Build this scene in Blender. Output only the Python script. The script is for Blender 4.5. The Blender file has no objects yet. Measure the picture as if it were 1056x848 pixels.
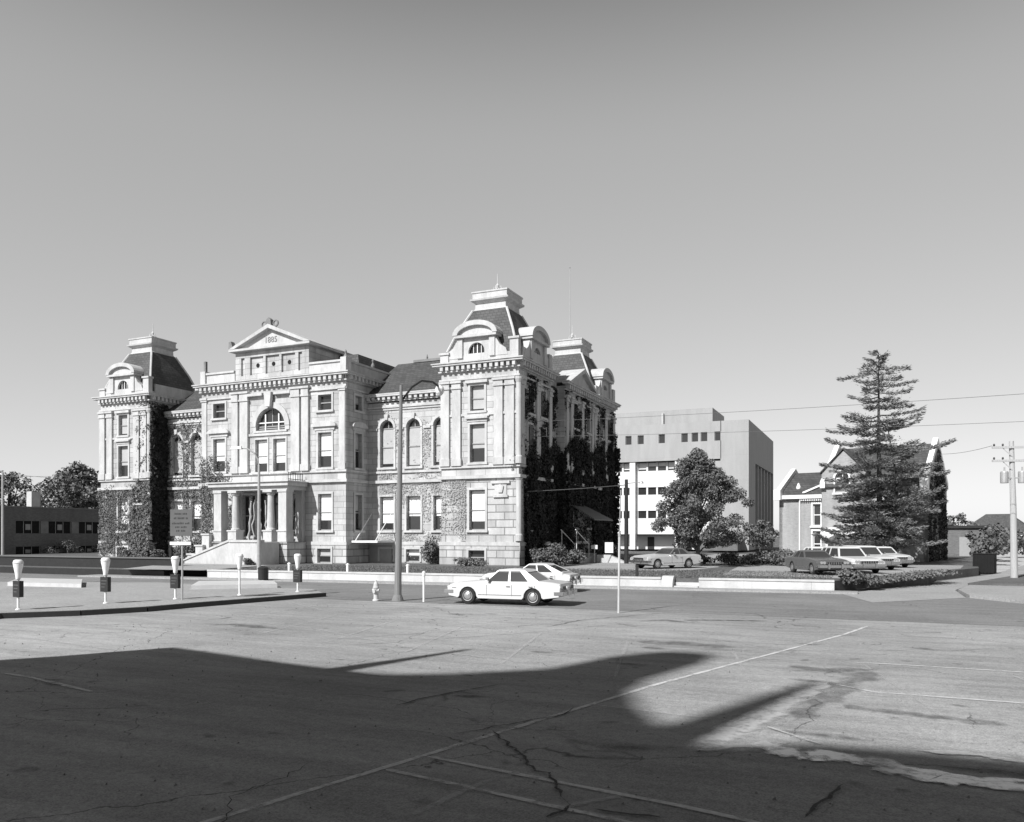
import bpy, bmesh, math, random
import numpy as np
from mathutils import Vector, Matrix, Quaternion

sc = bpy.context.scene
col = sc.collection
rnd = random.Random(7)
R = math.radians

# ------------------------------------------------------------------ camera
cd = bpy.data.cameras.new('camera')
cam = bpy.data.objects.new('camera', cd)
col.objects.link(cam)
cam.location = (0, 0, 2.6)
cam.rotation_euler = (R(90), 0, R(24.1))
cd.sensor_width = 36
cd.lens = 28.64
cd.shift_y = 0.1212
cd.clip_start = 0.1
cd.clip_end = 3000
sc.camera = cam

# ------------------------------------------------------------------ sun and sky
SUN_EL = R(40)
LH = Vector((0.283, 0.959, 0)).normalized()          # the way the light travels over the ground
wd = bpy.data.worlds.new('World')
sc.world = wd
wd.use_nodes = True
nt = wd.node_tree
for n in list(nt.nodes):
    nt.nodes.remove(n)
sky = nt.nodes.new('ShaderNodeTexSky')
sky.sky_type = 'NISHITA'
sky.sun_disc = False
sky.sun_elevation = SUN_EL
sky.sun_rotation = math.atan2(-LH.x, -LH.y)
sky.air_density = 1.0
sky.dust_density = 0.6
sky.ozone_density = 1.0
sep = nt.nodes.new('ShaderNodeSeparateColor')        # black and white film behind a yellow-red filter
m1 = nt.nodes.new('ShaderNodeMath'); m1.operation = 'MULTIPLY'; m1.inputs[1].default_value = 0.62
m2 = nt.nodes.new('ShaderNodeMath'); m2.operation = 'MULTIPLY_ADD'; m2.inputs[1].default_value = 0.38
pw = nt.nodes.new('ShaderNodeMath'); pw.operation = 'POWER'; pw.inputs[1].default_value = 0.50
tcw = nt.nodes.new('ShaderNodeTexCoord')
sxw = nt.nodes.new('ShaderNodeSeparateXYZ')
fall = nt.nodes.new('ShaderNodeMapRange'); fall.interpolation_type = 'SMOOTHSTEP'      # upper sky darkened beyond a clear sky's gradient to cut fill in shade
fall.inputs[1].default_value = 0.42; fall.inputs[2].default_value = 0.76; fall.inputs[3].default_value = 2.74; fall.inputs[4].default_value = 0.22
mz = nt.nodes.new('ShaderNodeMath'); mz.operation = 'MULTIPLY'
bg = nt.nodes.new('ShaderNodeBackground'); bg.inputs[1].default_value = 0.10
wo = nt.nodes.new('ShaderNodeOutputWorld')
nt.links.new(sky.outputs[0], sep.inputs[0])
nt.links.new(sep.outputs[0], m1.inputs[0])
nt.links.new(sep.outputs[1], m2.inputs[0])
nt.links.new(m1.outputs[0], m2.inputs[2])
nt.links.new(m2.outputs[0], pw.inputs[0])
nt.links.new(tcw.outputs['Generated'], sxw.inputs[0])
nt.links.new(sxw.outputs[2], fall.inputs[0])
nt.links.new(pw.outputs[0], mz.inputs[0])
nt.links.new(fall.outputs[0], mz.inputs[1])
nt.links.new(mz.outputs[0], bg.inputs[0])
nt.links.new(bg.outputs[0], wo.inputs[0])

sl = bpy.data.lights.new('sun', 'SUN')
sl.energy = 5.0
sl.angle = R(0.53)
so = bpy.data.objects.new('sun', sl)
col.objects.link(so)
so.rotation_euler = Vector((LH.x * math.cos(SUN_EL), LH.y * math.cos(SUN_EL), -math.sin(SUN_EL))).to_track_quat('-Z', 'Y').to_euler()
so.location = (-20, -60, 60)

vs = sc.view_settings
vs.view_transform = 'Standard'
vs.look = 'None'
vs.exposure = 0.30
vs.gamma = 1.0
vs.use_curve_mapping = False

# ------------------------------------------------------------------ materials
def base_mat(name, rough, metal, spec):
    m = bpy.data.materials.new(name)
    m.use_nodes = True
    t = m.node_tree
    b = t.nodes['Principled BSDF']
    b.inputs['Roughness'].default_value = rough
    b.inputs['Metallic'].default_value = metal
    b.inputs['Specular IOR Level'].default_value = spec
    return m, t, b

def noise(t, vec, scale, detail=5, rough=0.6):
    n = t.nodes.new('ShaderNodeTexNoise')
    n.inputs['Scale'].default_value = scale
    n.inputs['Detail'].default_value = detail
    n.inputs['Roughness'].default_value = rough
    if vec is not None:
        t.links.new(vec, n.inputs['Vector'])
    return n.outputs['Fac']

def maprange(t, v, a, b, c, d):
    n = t.nodes.new('ShaderNodeMapRange')
    n.inputs[1].default_value = a; n.inputs[2].default_value = b
    n.inputs[3].default_value = c; n.inputs[4].default_value = d
    t.links.new(v, n.inputs[0])
    return n.outputs[0]

def mth(t, op, a, b):
    n = t.nodes.new('ShaderNodeMath'); n.operation = op
    for i, v in enumerate((a, b)):
        if isinstance(v, (int, float)):
            n.inputs[i].default_value = v
        else:
            t.links.new(v, n.inputs[i])
    return n.outputs[0]

def mapping(t, vec, s):
    n = t.nodes.new('ShaderNodeMapping')
    n.inputs['Scale'].default_value = s
    t.links.new(vec, n.inputs['Vector'])
    return n.outputs[0]

def bump(t, b, h, strength, dist=0.02):
    n = t.nodes.new('ShaderNodeBump')
    n.inputs['Strength'].default_value = strength
    n.inputs['Distance'].default_value = dist
    t.links.new(h, n.inputs['Height'])
    t.links.new(n.outputs[0], b.inputs['Normal'])

def mat(name, v, rough=0.8, var=0.15, scale=3.0, bmp=0.0, metal=0.0, spec=0.3, stretch=(1, 1, 1)):
    m, t, b = base_mat(name, rough, metal, spec)
    tc = t.nodes.new('ShaderNodeTexCoord')
    vec = mapping(t, tc.outputs['Object'], stretch)
    f = noise(t, vec, scale)
    f2 = noise(t, vec, scale * 6.3, 3)
    s = mth(t, 'ADD', mth(t, 'MULTIPLY', f, 0.7), mth(t, 'MULTIPLY', f2, 0.3))
    val = maprange(t, s, 0.3, 0.7, v * (1 - var), v * (1 + var))
    t.links.new(val, b.inputs['Base Color'])
    if bmp:
        bump(t, b, f2, bmp)
    return m

def masonry(name, v, bw, bh, mortar=0.75, msize=0.02, var=0.10, weather=0.16, bmp=0.5, rough=0.85):
    """courses of stone or brick on upright walls, with weather streaks"""
    m, t, b = base_mat(name, rough, 0, 0.25)
    tc = t.nodes.new('ShaderNodeTexCoord')
    sx = t.nodes.new('ShaderNodeSeparateXYZ'); t.links.new(tc.outputs['Object'], sx.inputs[0])
    cx = t.nodes.new('ShaderNodeCombineXYZ')
    t.links.new(mth(t, 'ADD', sx.outputs[0], sx.outputs[1]), cx.inputs[0])
    t.links.new(sx.outputs[2], cx.inputs[1])
    br = t.nodes.new('ShaderNodeTexBrick')
    br.inputs['Scale'].default_value = 1.0
    br.inputs['Mortar Size'].default_value = msize
    br.inputs['Mortar Smooth'].default_value = 0.3
    br.inputs['Brick Width'].default_value = bw
    br.inputs['Row Height'].default_value = bh
    br.inputs['Color1'].default_value = (v * (1 - var),) * 3 + (1,)
    br.inputs['Color2'].default_value = (v * (1 + var),) * 3 + (1,)
    br.inputs['Mortar'].default_value = (v * mortar,) * 3 + (1,)
    t.links.new(cx.outputs[0], br.inputs['Vector'])
    streak = noise(t, mapping(t, tc.outputs['Object'], (1, 1, 0.18)), 1.1)
    fine = noise(t, tc.outputs['Object'], 9.0)
    w = maprange(t, streak, 0.35, 0.72, 1 + weather * 0.4, 1 - weather)
    w2 = maprange(t, fine, 0.3, 0.7, 0.94, 1.06)
    bwn = t.nodes.new('ShaderNodeRGBToBW'); t.links.new(br.outputs['Color'], bwn.inputs[0])
    val = mth(t, 'MULTIPLY', mth(t, 'MULTIPLY', bwn.outputs[0], w), w2)
    t.links.new(val, b.inputs['Base Color'])
    h = mth(t, 'ADD', mth(t, 'MULTIPLY', br.outputs['Fac'], -1.0), mth(t, 'MULTIPLY', fine, 0.4))
    bump(t, b, h, bmp, 0.02)
    return m

def leafmat(name, v, var=0.45, rough=0.7, trans=0.0):
    m, t, b = base_mat(name, rough, 0, 0.25)
    g = t.nodes.new('ShaderNodeNewGeometry')
    val = maprange(t, g.outputs['Random Per Island'], 0, 1, v * (1 - var), v * (1 + var))
    t.links.new(val, b.inputs['Base Color'])
    return m

def decal(name, v, opacity, noise_scale=4.0, soft=0.35, rough=0.85, spec=0.3, stretch=(1, 1, 1), lo=0.35, hi=0.6, fade=0.01, ragged=0.55):
    """a worn marking on the asphalt: the UV's v runs across it, noise eats it away"""
    m, t, b = base_mat(name, rough, 0, spec)
    tc = t.nodes.new('ShaderNodeTexCoord')
    sx = t.nodes.new('ShaderNodeSeparateXYZ'); t.links.new(tc.outputs['UV'], sx.inputs[0])
    d = mth(t, 'ABSOLUTE', mth(t, 'SUBTRACT', sx.outputs[1], 0.5), 0)
    edge = noise(t, tc.outputs['Object'], noise_scale * 0.6, 4)
    e0 = mth(t, 'MINIMUM', sx.outputs[0], mth(t, 'SUBTRACT', 1.0, sx.outputs[0]))
    d1 = mth(t, 'ADD', d, maprange(t, e0, 0.0, fade, 0.45, 0.0))
    d2 = mth(t, 'ADD', d1, mth(t, 'MULTIPLY', mth(t, 'SUBTRACT', edge, 0.5), ragged))
    a1 = maprange(t, d2, 0.5 - soft, 0.48, 1, 0)
    wear = noise(t, mapping(t, tc.outputs['Object'], stretch), noise_scale, 6, 0.7)
    a2 = maprange(t, wear, lo, hi, 0, 1)
    a3 = mth(t, 'MULTIPLY', mth(t, 'MULTIPLY', a1, a2), opacity)
    val = maprange(t, noise(t, tc.outputs['Object'], 14, 4), 0.3, 0.7, v * 0.85, v * 1.15)
    t.links.new(val, b.inputs['Base Color'])
    t.links.new(a3, b.inputs['Alpha'])
    return m

M = {}
M['stone'] = masonry('limestone_ashlar', 0.45, 1.15, 0.42, 0.66, 0.022, var=0.13, weather=0.30)
M['stone_base'] = masonry('limestone_rusticated', 0.45, 1.3, 0.52, 0.5, 0.035, var=0.15, weather=0.30, bmp=0.9)
M['trim'] = mat('limestone_trim', 0.48, 0.8, 0.24, 1.6, 0.25, stretch=(1, 1, 0.35))
M['stone_dark'] = mat('stained_stone', 0.20, 0.85, 0.25, 1.5, 0.3)
M['slate'] = masonry('roof_slate', 0.085, 0.35, 0.22, 0.6, 0.02, var=0.18, weather=0.2, bmp=0.4, rough=0.65)
M['lead'] = mat('lead_flashing', 0.5, 0.6, 0.15, 2)
M['glass'] = mat('window_glass', 0.03, 0.06, 0.2, 0.7, spec=0.6)
M['blind'] = mat('window_blind', 0.78, 0.7, 0.05, 2)
M['blind_and_reflection'] = mat('grey_blind_and_reflection', 0.42, 0.6, 0.1, 2)
M['sash'] = mat('painted_sash', 0.30, 0.5, 0.1, 4)
M['sash_white'] = mat('white_painted_wood', 0.75, 0.5, 0.06, 4)
M['dark'] = mat('dark_void', 0.012, 0.9, 0.2, 2)
M['brick_dark'] = masonry('dark_brick', 0.14, 0.24, 0.08, 1.3, 0.012, var=0.2)
M['brick'] = masonry('pale_painted_brick', 0.34, 0.24, 0.08, 1.15, 0.012, var=0.10, weather=0.2)
M['concrete'] = masonry('exposed_concrete', 0.35, 7.4, 3.7, 0.93, 0.02, var=0.02, weather=0.10, bmp=0.1)
M['panel'] = mat('white_spandrel_panel', 0.66, 0.5, 0.04, 0.3)
M['kerb'] = mat('kerb_concrete', 0.50, 0.85, 0.14, 2.2, 0.2)
M['wallconc'] = masonry('retaining_wall_concrete', 0.56, 3.2, 2.0, 0.75, 0.02, var=0.05, weather=0.22, bmp=0.2)
M['bark'] = mat('bark', 0.09, 0.9, 0.35, 6, 0.6, stretch=(3, 3, 0.5))
M['wood'] = mat('weathered_pole_wood', 0.20, 0.85, 0.25, 4, 0.4, stretch=(5, 5, 0.3))
M['wood_pale'] = mat('pale_pole_wood', 0.42, 0.85, 0.2, 4, 0.4, stretch=(5, 5, 0.3))
M['metal_grey'] = mat('galvanised_steel', 0.42, 0.5, 0.12, 4, metal=0.4)
M['metal_dark'] = mat('dark_painted_metal', 0.03, 0.45, 0.2, 4)
M['metal_white'] = mat('white_painted_metal', 0.74, 0.5, 0.08, 4)
M['sign'] = mat('dark_sign_board', 0.11, 0.5, 0.12, 3)
M['sign_text'] = mat('sign_lettering', 0.03, 0.5, 0.1, 3)
M['hood'] = mat('white_meter_hood', 0.80, 0.6, 0.06, 5)
M['paint_white'] = mat('white_car_paint', 0.58, 0.28, 0.02, 1, spec=0.5)
M['paint_cream'] = mat('cream_car_paint', 0.62, 0.28, 0.02, 1, spec=0.5)
M['paint_silver'] = mat('silver_car_paint', 0.60, 0.3, 0.03, 1, metal=0.35, spec=0.5)
M['paint_dark'] = mat('dark_car_paint', 0.10, 0.25, 0.05, 1, spec=0.5)
M['vinyl'] = mat('vinyl_roof', 0.13, 0.7, 0.08, 20)
M['chrome'] = mat('chrome', 0.62, 0.18, 0.05, 1, metal=1.0)
M['tyre'] = mat('tyre_rubber', 0.025, 0.85, 0.2, 8)
M['hubcap'] = mat('hubcap', 0.55, 0.3, 0.05, 3, metal=0.8)
M['lens'] = mat('lamp_lens', 0.30, 0.2, 0.05, 2)
M['carglass'] = mat('car_glass', 0.05, 0.05, 0.1, 1, spec=0.7)
M['wire'] = mat('wire_sheath', 0.12, 0.6, 0.1, 2)
M['ivy_shaded'] = leafmat('ivy_leaves_shaded', 0.030, 0.5)  # darker ivy copy for sunless walls, shade put into the colour
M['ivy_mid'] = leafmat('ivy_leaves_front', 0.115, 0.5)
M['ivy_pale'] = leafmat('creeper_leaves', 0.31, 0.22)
M['leaf'] = leafmat('tree_leaves', 0.12, 0.45)
M['leaf_far'] = leafmat('far_tree_leaves', 0.13, 0.4)
M['needle'] = leafmat('conifer_needles', 0.20, 0.4)
M['shrub'] = leafmat('shrub_leaves', 0.13, 0.4)

def asphalt(name, v, patch=0.25, sc1=0.12, cracks=False):
    m, t, b = base_mat(name, 0.88, 0, 0.3)
    tc = t.nodes.new('ShaderNodeTexCoord'); o = tc.outputs['Object']
    big = noise(t, o, sc1, 6, 0.6)
    mid = noise(t, mapping(t, o, (0.5, 1.6, 1)), 0.9, 6, 0.65)
    fin = noise(t, o, 9.0, 4, 0.7)
    agg = noise(t, o, 38.0, 3, 0.8)
    a = maprange(t, big, 0.32, 0.68, 1 - patch, 1 + patch)
    c = maprange(t, mid, 0.3, 0.7, 1 - patch * 0.6, 1 + patch * 0.5)
    d = maprange(t, fin, 0.25, 0.75, 0.76, 1.20)
    e = maprange(t, agg, 0.3, 0.7, 0.60, 1.40)
    val = mth(t, 'MULTIPLY', mth(t, 'MULTIPLY', a, c), mth(t, 'MULTIPLY', mth(t, 'MULTIPLY', d, e), v))
    if cracks:
        wn = t.nodes.new('ShaderNodeTexNoise'); wn.inputs['Scale'].default_value = 1.3; wn.inputs['Detail'].default_value = 5
        t.links.new(o, wn.inputs['Vector'])
        va = t.nodes.new('ShaderNodeVectorMath'); va.operation = 'MULTIPLY_ADD'
        va.inputs[1].default_value = (1.1, 1.1, 0)
        t.links.new(wn.outputs['Color'], va.inputs[0]); t.links.new(o, va.inputs[2])
        for sc_, wid, lo_ in ((0.16, 0.0035, 0.46), (0.55, 0.007, 0.56)):
            vo = t.nodes.new('ShaderNodeTexVoronoi'); vo.feature = 'DISTANCE_TO_EDGE'
            vo.inputs['Scale'].default_value = sc_
            t.links.new(va.outputs[0], vo.inputs['Vector'])
            ln_ = maprange(t, vo.outputs['Distance'], 0.0, wid, 0.75, 0.0)
            mk = maprange(t, noise(t, o, 0.14 if sc_ < 0.3 else 0.22, 3), lo_, lo_ + 0.06, 0, 1)
            val = mth(t, 'MULTIPLY', val, mth(t, 'SUBTRACT', 1.0, mth(t, 'MULTIPLY', ln_, mk)))
        sp = noise(t, o, 1.7, 2)
        val = mth(t, 'MULTIPLY', val, maprange(t, sp, 0.66, 0.74, 1.0, 0.62))
        tr = noise(t, mapping(t, o, (0.12, 2.6, 1)), 1.0, 4, 0.6)
        val = mth(t, 'MULTIPLY', val, maprange(t, tr, 0.35, 0.65, 0.90, 1.09))
    t.links.new(val, b.inputs['Base Color'])
    bump(t, b, mth(t, 'ADD', agg, fin), 0.35, 0.01)
    return m
M['lot'] = asphalt('aged_lot_asphalt', 0.30, 0.26, cracks=True)
M['street'] = asphalt('street_asphalt', 0.20, 0.16, 0.2, cracks=True)
M['walk'] = asphalt('concrete_walk', 0.32, 0.10, 0.3)
M['gravel'] = asphalt('pale_gravel', 0.45, 0.15, 0.3)
M['grass'] = asphalt('mown_grass', 0.115, 0.22, 0.35)
M['field'] = asphalt('far_ground', 0.12, 0.25, 0.05)
M['line'] = decal('worn_line_paint', 0.62, 0.85, 2.5, 0.25, lo=0.30, hi=0.52)
M['line_faint'] = decal('faded_line_paint', 0.5, 0.55, 2.0, 0.3, lo=0.34, hi=0.62)
M['wet'] = decal('wet_streak', 0.45, 0.95, 5.0, 0.25, rough=0.10, spec=1.0, lo=0.24, hi=0.50, fade=0.06, ragged=1.5)
M['tyremark'] = decal('tyre_mark', 0.07, 0.35, 1.2, 0.45, lo=0.35, hi=0.7, fade=0.2, ragged=0.4)
M['crack'] = decal('asphalt_crack', 0.03, 0.9, 9.0, 0.25, lo=0.3, hi=0.42, fade=0.15, ragged=1.1)
M['seal'] = decal('dark_patch_in_asphalt', 0.12, 0.55, 3.4, 0.30, lo=0.25, hi=0.65, fade=0.15, ragged=1.3)
M['oil_and_shadow'] = decal('oil_stain_and_shadow', 0.05, 0.7, 3.0, 0.48, lo=0.25, hi=0.65, fade=0.4, ragged=0.7)
M['wash_and_sunlight'] = decal('dried_silt_and_sunlight', 0.48, 0.75, 3.5, 0.30, lo=0.22, hi=0.5, fade=0.1, ragged=1.0)

# ------------------------------------------------------------------ mesh helpers
class Frame:
    """a wall's own axes: u along it, n out of it"""
    def __init__(s, o, u, n):
        s.o, s.u, s.n = o, u, n
    def P(s, u, n, z):
        return (s.o[0] + s.u[0] * u + s.n[0] * n, s.o[1] + s.u[1] * u + s.n[1] * n, z)

SPLIT = {'corner_shaft', 'parapet', 'string_course', 'hip_rib', 'parapet_finial', 'tie_rod', 'ridge_cresting', 'gable_coping', 'window_hood', 'arch_moulding', 'impost_band', 'acroterion', 'roundel', 'handrail', 'porch_post', 'insulator', 'door', 'pillar'}

class MB:
    def __init__(s):
        s.v, s.f, s.mi, s.uv = [], [], [], None
    def face(s, pts, mi=0):
        i = len(s.v)
        s.v.extend(pts)
        s.f.append(tuple(range(i, i + len(pts)))); s.mi.append(mi)
    def hexa(s, p, mi=0):
        """p: four bottom points then four top points"""
        i = len(s.v); s.v.extend(p)
        for q in ((3, 2, 1, 0), (4, 5, 6, 7), (0, 1, 5, 4), (1, 2, 6, 5), (2, 3, 7, 6), (3, 0, 4, 7)):
            s.f.append(tuple(i + k for k in q)); s.mi.append(mi)
    def box(s, x0, x1, y0, y1, z0, z1, mi=0):
        s.hexa([(x0, y0, z0), (x1, y0, z0), (x1, y1, z0), (x0, y1, z0), (x0, y0, z1), (x1, y0, z1), (x1, y1, z1), (x0, y1, z1)], mi)
    def fbox(s, F, u0, u1, n0, n1, z0, z1, mi=0):
        P = F.P
        s.hexa([P(u0, n0, z0), P(u1, n0, z0), P(u1, n1, z0), P(u0, n1, z0), P(u0, n0, z1), P(u1, n0, z1), P(u1, n1, z1), P(u0, n1, z1)], mi)
    def prism(s, a, b, mi=0):
        """two matching outlines joined"""
        i = len(s.v); n = len(a)
        s.v.extend(a); s.v.extend(b)
        s.f.append(tuple(range(i + n - 1, i - 1, -1))); s.mi.append(mi)
        s.f.append(tuple(range(i + n, i + 2 * n))); s.mi.append(mi)
        for k in range(n):
            j = (k + 1) % n
            s.f.append((i + k, i + j, i + n + j, i + n + k)); s.mi.append(mi)
    def fprism(s, F, poly, n0, n1, mi=0):
        s.prism([F.P(u, n0, z) for u, z in poly], [F.P(u, n1, z) for u, z in poly], mi)
    def frustum(s, cx, cy, rings, n=4, rot=math.pi / 4, mi=0, cap=True):
        """rings: (half width, z); n=4 gives square roofs"""
        k0 = 1 / math.cos(math.pi / n) if n == 4 else 1
        i = len(s.v)
        for r, z in rings:
            for k in range(n):
                a = rot + 2 * math.pi * k / n
                s.v.append((cx + r * k0 * math.cos(a), cy + r * k0 * math.sin(a), z))
        for q in range(len(rings) - 1):
            for k in range(n):
                j = (k + 1) % n
                s.f.append((i + q * n + k, i + q * n + j, i + (q + 1) * n + j, i + (q + 1) * n + k)); s.mi.append(mi)
        if cap:
            s.f.append(tuple(i + k for k in range(n - 1, -1, -1))); s.mi.append(mi)
            l = i + (len(rings) - 1) * n
            s.f.append(tuple(l + k for k in range(n))); s.mi.append(mi)
    def lathe(s, cx, cy, rings, n=14, mi=0):
        s.frustum(cx, cy, rings, n, 0, mi)
    def tube(s, pts, r, n=6, mi=0):
        pts = [Vector(p) for p in pts]
        rs = r if isinstance(r, (list, tuple)) else [r] * len(pts)
        i = len(s.v)
        for k, p in enumerate(pts):
            d = (pts[min(k + 1, len(pts) - 1)] - pts[max(k - 1, 0)]).normalized()
            a = d.orthogonal().normalized() if k == 0 else (a - d * a.dot(d)).normalized()
            b = d.cross(a)
            for q in range(n):
                t = 2 * math.pi * q / n
                s.v.append(tuple(p + (a * math.cos(t) + b * math.sin(t)) * rs[k]))
        for k in range(len(pts) - 1):
            for q in range(n):
                j = (q + 1) % n
                s.f.append((i + k * n + q, i + k * n + j, i + (k + 1) * n + j, i + (k + 1) * n + q)); s.mi.append(mi)
        s.f.append(tuple(i + q for q in range(n - 1, -1, -1))); s.mi.append(mi)
        l = i + (len(pts) - 1) * n
        s.f.append(tuple(l + q for q in range(n))); s.mi.append(mi)
    def quads(s, arr, mi=0):
        i = len(s.v)
        s.v.extend(map(tuple, arr.reshape(-1, 3).tolist()))
        k = arr.shape[1]
        for q in range(arr.shape[0]):
            s.f.append(tuple(range(i + q * k, i + q * k + k))); s.mi.append(mi)
    def pieces(s):
        """the loose pieces of this shape that do not touch each other"""
        par = list(range(len(s.v)))
        def find(a):
            while par[a] != a:
                par[a] = par[par[a]]; a = par[a]
            return a
        for f in s.f:
            for k in f[1:]: par[find(f[0])] = find(k)
        comp = {}
        for i, f in enumerate(s.f): comp.setdefault(find(f[0]), []).append(i)
        cl = []
        for fs in comp.values():
            vv = [s.v[k] for i in fs for k in s.f[i]]
            lo = [min(v[c] for v in vv) - 0.03 for c in range(3)]; hi = [max(v[c] for v in vv) + 0.03 for c in range(3)]
            g = [[lo, hi, fs]]
            rest = []
            for c in cl:
                if any(all(lo[q] <= b[1][q] and hi[q] >= b[0][q] for q in range(3)) for b in c): g += c
                else: rest.append(c)
            cl = rest + [g]
        out = []
        for g in cl:
            m = MB(); ix = {}
            for b in g:
                for i in b[2]:
                    for k in s.f[i]:
                        if k not in ix: ix[k] = len(m.v); m.v.append(s.v[k])
                    m.f.append(tuple(ix[k] for k in s.f[i])); m.mi.append(s.mi[i])
            out.append(m)
        return out
    def build(s, name, mats, parent=None, smooth=False, recalc=True):
        if name in SPLIT and parent is not None and not s.uv:
            ps = s.pieces()
            if len(ps) > 1:
                return [p.build(name, mats, parent, smooth, recalc) for p in ps][0]
        me = bpy.data.meshes.new(name)
        me.from_pydata(s.v, [], s.f)
        if not isinstance(mats, (list, tuple)):
            mats = [mats]
        for m in mats:
            me.materials.append(M[m])
        me.polygons.foreach_set('material_index', s.mi)
        if s.uv:
            ul = me.uv_layers.new(name='UVMap')
            ul.data.foreach_set('uv', [c for q in s.uv for c in q])
        if recalc:
            bm = bmesh.new(); bm.from_mesh(me)
            bmesh.ops.recalc_face_normals(bm, faces=bm.faces)
            bm.to_mesh(me); bm.free()
        if smooth:
            me.polygons.foreach_set('use_smooth', [True] * len(me.polygons))
        me.update()
        o = bpy.data.objects.new(name, me)
        col.objects.link(o)
        if parent is not None:
            o.parent = parent
            if parent.type == 'EMPTY' and parent.get('worldbuilt'):
                o.matrix_parent_inverse = Matrix.Translation(-parent.location)
        return o

def tag(o, label=None, cat=None, group=None, kind=None):
    if label: o['label'] = label
    if cat: o['category'] = cat
    if group: o['group'] = group
    if kind: o['kind'] = kind
    return o

def thing(name, label, cat, loc=(0, 0, 0), rz=0.0, group=None, world=False):
    o = bpy.data.objects.new(name, None)
    o.empty_display_size = 0.3
    col.objects.link(o)
    o.location = loc
    o.rotation_euler = (0, 0, rz)
    if world:
        o['worldbuilt'] = 1
    return tag(o, label, cat, group)

def copy_tree(o, parent=None):
    c = o.copy()
    col.objects.link(c)
    if parent is not None:
        c.parent = parent
    for ch in list(o.children):
        copy_tree(ch, c)
    return c

def sheet(name, pts, z, m, parent=None, kind=None):
    mb = MB()
    mb.face([(x, y, z) for x, y in pts])
    o = mb.build(name, m, parent)
    if kind: tag(o, kind=kind)
    return o

def slab(name, pts, z0, z1, m, parent=None, kind='structure'):
    mb = MB()
    mb.prism([(x, y, z0) for x, y in pts], [(x, y, z1) for x, y in pts])
    o = mb.build(name, m, parent)
    if kind and parent is None: tag(o, kind=kind)
    return o

def ribbon(name, pts, widths, z, m, parent=None):
    """a flat strip along a path, UV v across it"""
    mb = MB(); mb.uv = []
    n = len(pts)
    if not isinstance(widths, (list, tuple)): widths = [widths] * n
    L, Rr = [], []
    for k in range(n):
        a = Vector(pts[max(k - 1, 0)]); b = Vector(pts[min(k + 1, n - 1)])
        d = (b - a).normalized(); q = Vector((-d.y, d.x)) * widths[k] / 2
        p = Vector(pts[k])
        L.append(p + q); Rr.append(p - q)
    for k in range(n - 1):
        mb.face([(L[k].x, L[k].y, z), (Rr[k].x, Rr[k].y, z), (Rr[k + 1].x, Rr[k + 1].y, z), (L[k + 1].x, L[k + 1].y, z)])
        q = n - 1
        mb.uv += [(k / q, 1), (k / q, 0), ((k + 1) / q, 0), ((k + 1) / q, 1)]
    return mb.build(name, m, parent, recalc=False)

def arc(cu, cz, r, a0, a1, n, rz=None):
    rz = rz or r
    return [(cu + r * math.cos(a0 + (a1 - a0) * k / n), cz + rz * math.sin(a0 + (a1 - a0) * k / n)) for k in range(n + 1)]

def wall_mb(mb, F, u0, u1, z0, z1, ops=(), depth=0.3, mi=0):
    """a wall face with openings (u0,u1,z0,z1,arched) and their reveals"""
    us = sorted({u0, u1, *[o[0] for o in ops], *[o[1] for o in ops]})
    zs = sorted({z0, z1, *[o[2] for o in ops], *[o[3] for o in ops]})
    P = F.P
    for a, b in zip(us, us[1:]):
        for c, d in zip(zs, zs[1:]):
            mu, mz = (a + b) / 2, (c + d) / 2
            if any(o[0] < mu < o[1] and o[2] < mz < o[3] for o in ops):
                continue
            mb.face([P(a, 0, c), P(b, 0, c), P(b, 0, d), P(a, 0, d)], mi)
    for o in ops:
        a, b, c, d = o[:4]
        if len(o) > 4 and o[4]:
            r = (b - a) / 2; rz = min(r, o[4]) if not isinstance(o[4], bool) else r
            sp = d - rz; cu = (a + b) / 2
            pts = arc(cu, sp, r, math.pi, 0, 12, rz)
            for k in range(12):
                p, q = pts[k], pts[k + 1]
                mb.face([P(p[0], 0, p[1]), P(q[0], 0, q[1]), P(q[0], 0, d), P(p[0], 0, d)], mi)
                mb.face([P(p[0], 0, p[1]), P(p[0], -depth, p[1]), P(q[0], -depth, q[1]), P(q[0], 0, q[1])], mi)
            top = sp
        else:
            top = d
            mb.face([P(a, 0, d), P(b, 0, d), P(b, -depth, d), P(a, -depth, d)], mi)
        mb.face([P(a, 0, c), P(a, -depth, c), P(a, -depth, top), P(a, 0, top)], mi)
        mb.face([P(b, 0, c), P(b, 0, top), P(b, -depth, top), P(b, -depth, c)], mi)
        mb.face([P(a, 0, c), P(b, 0, c), P(b, -depth, c), P(a, -depth, c)], mi)

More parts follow.
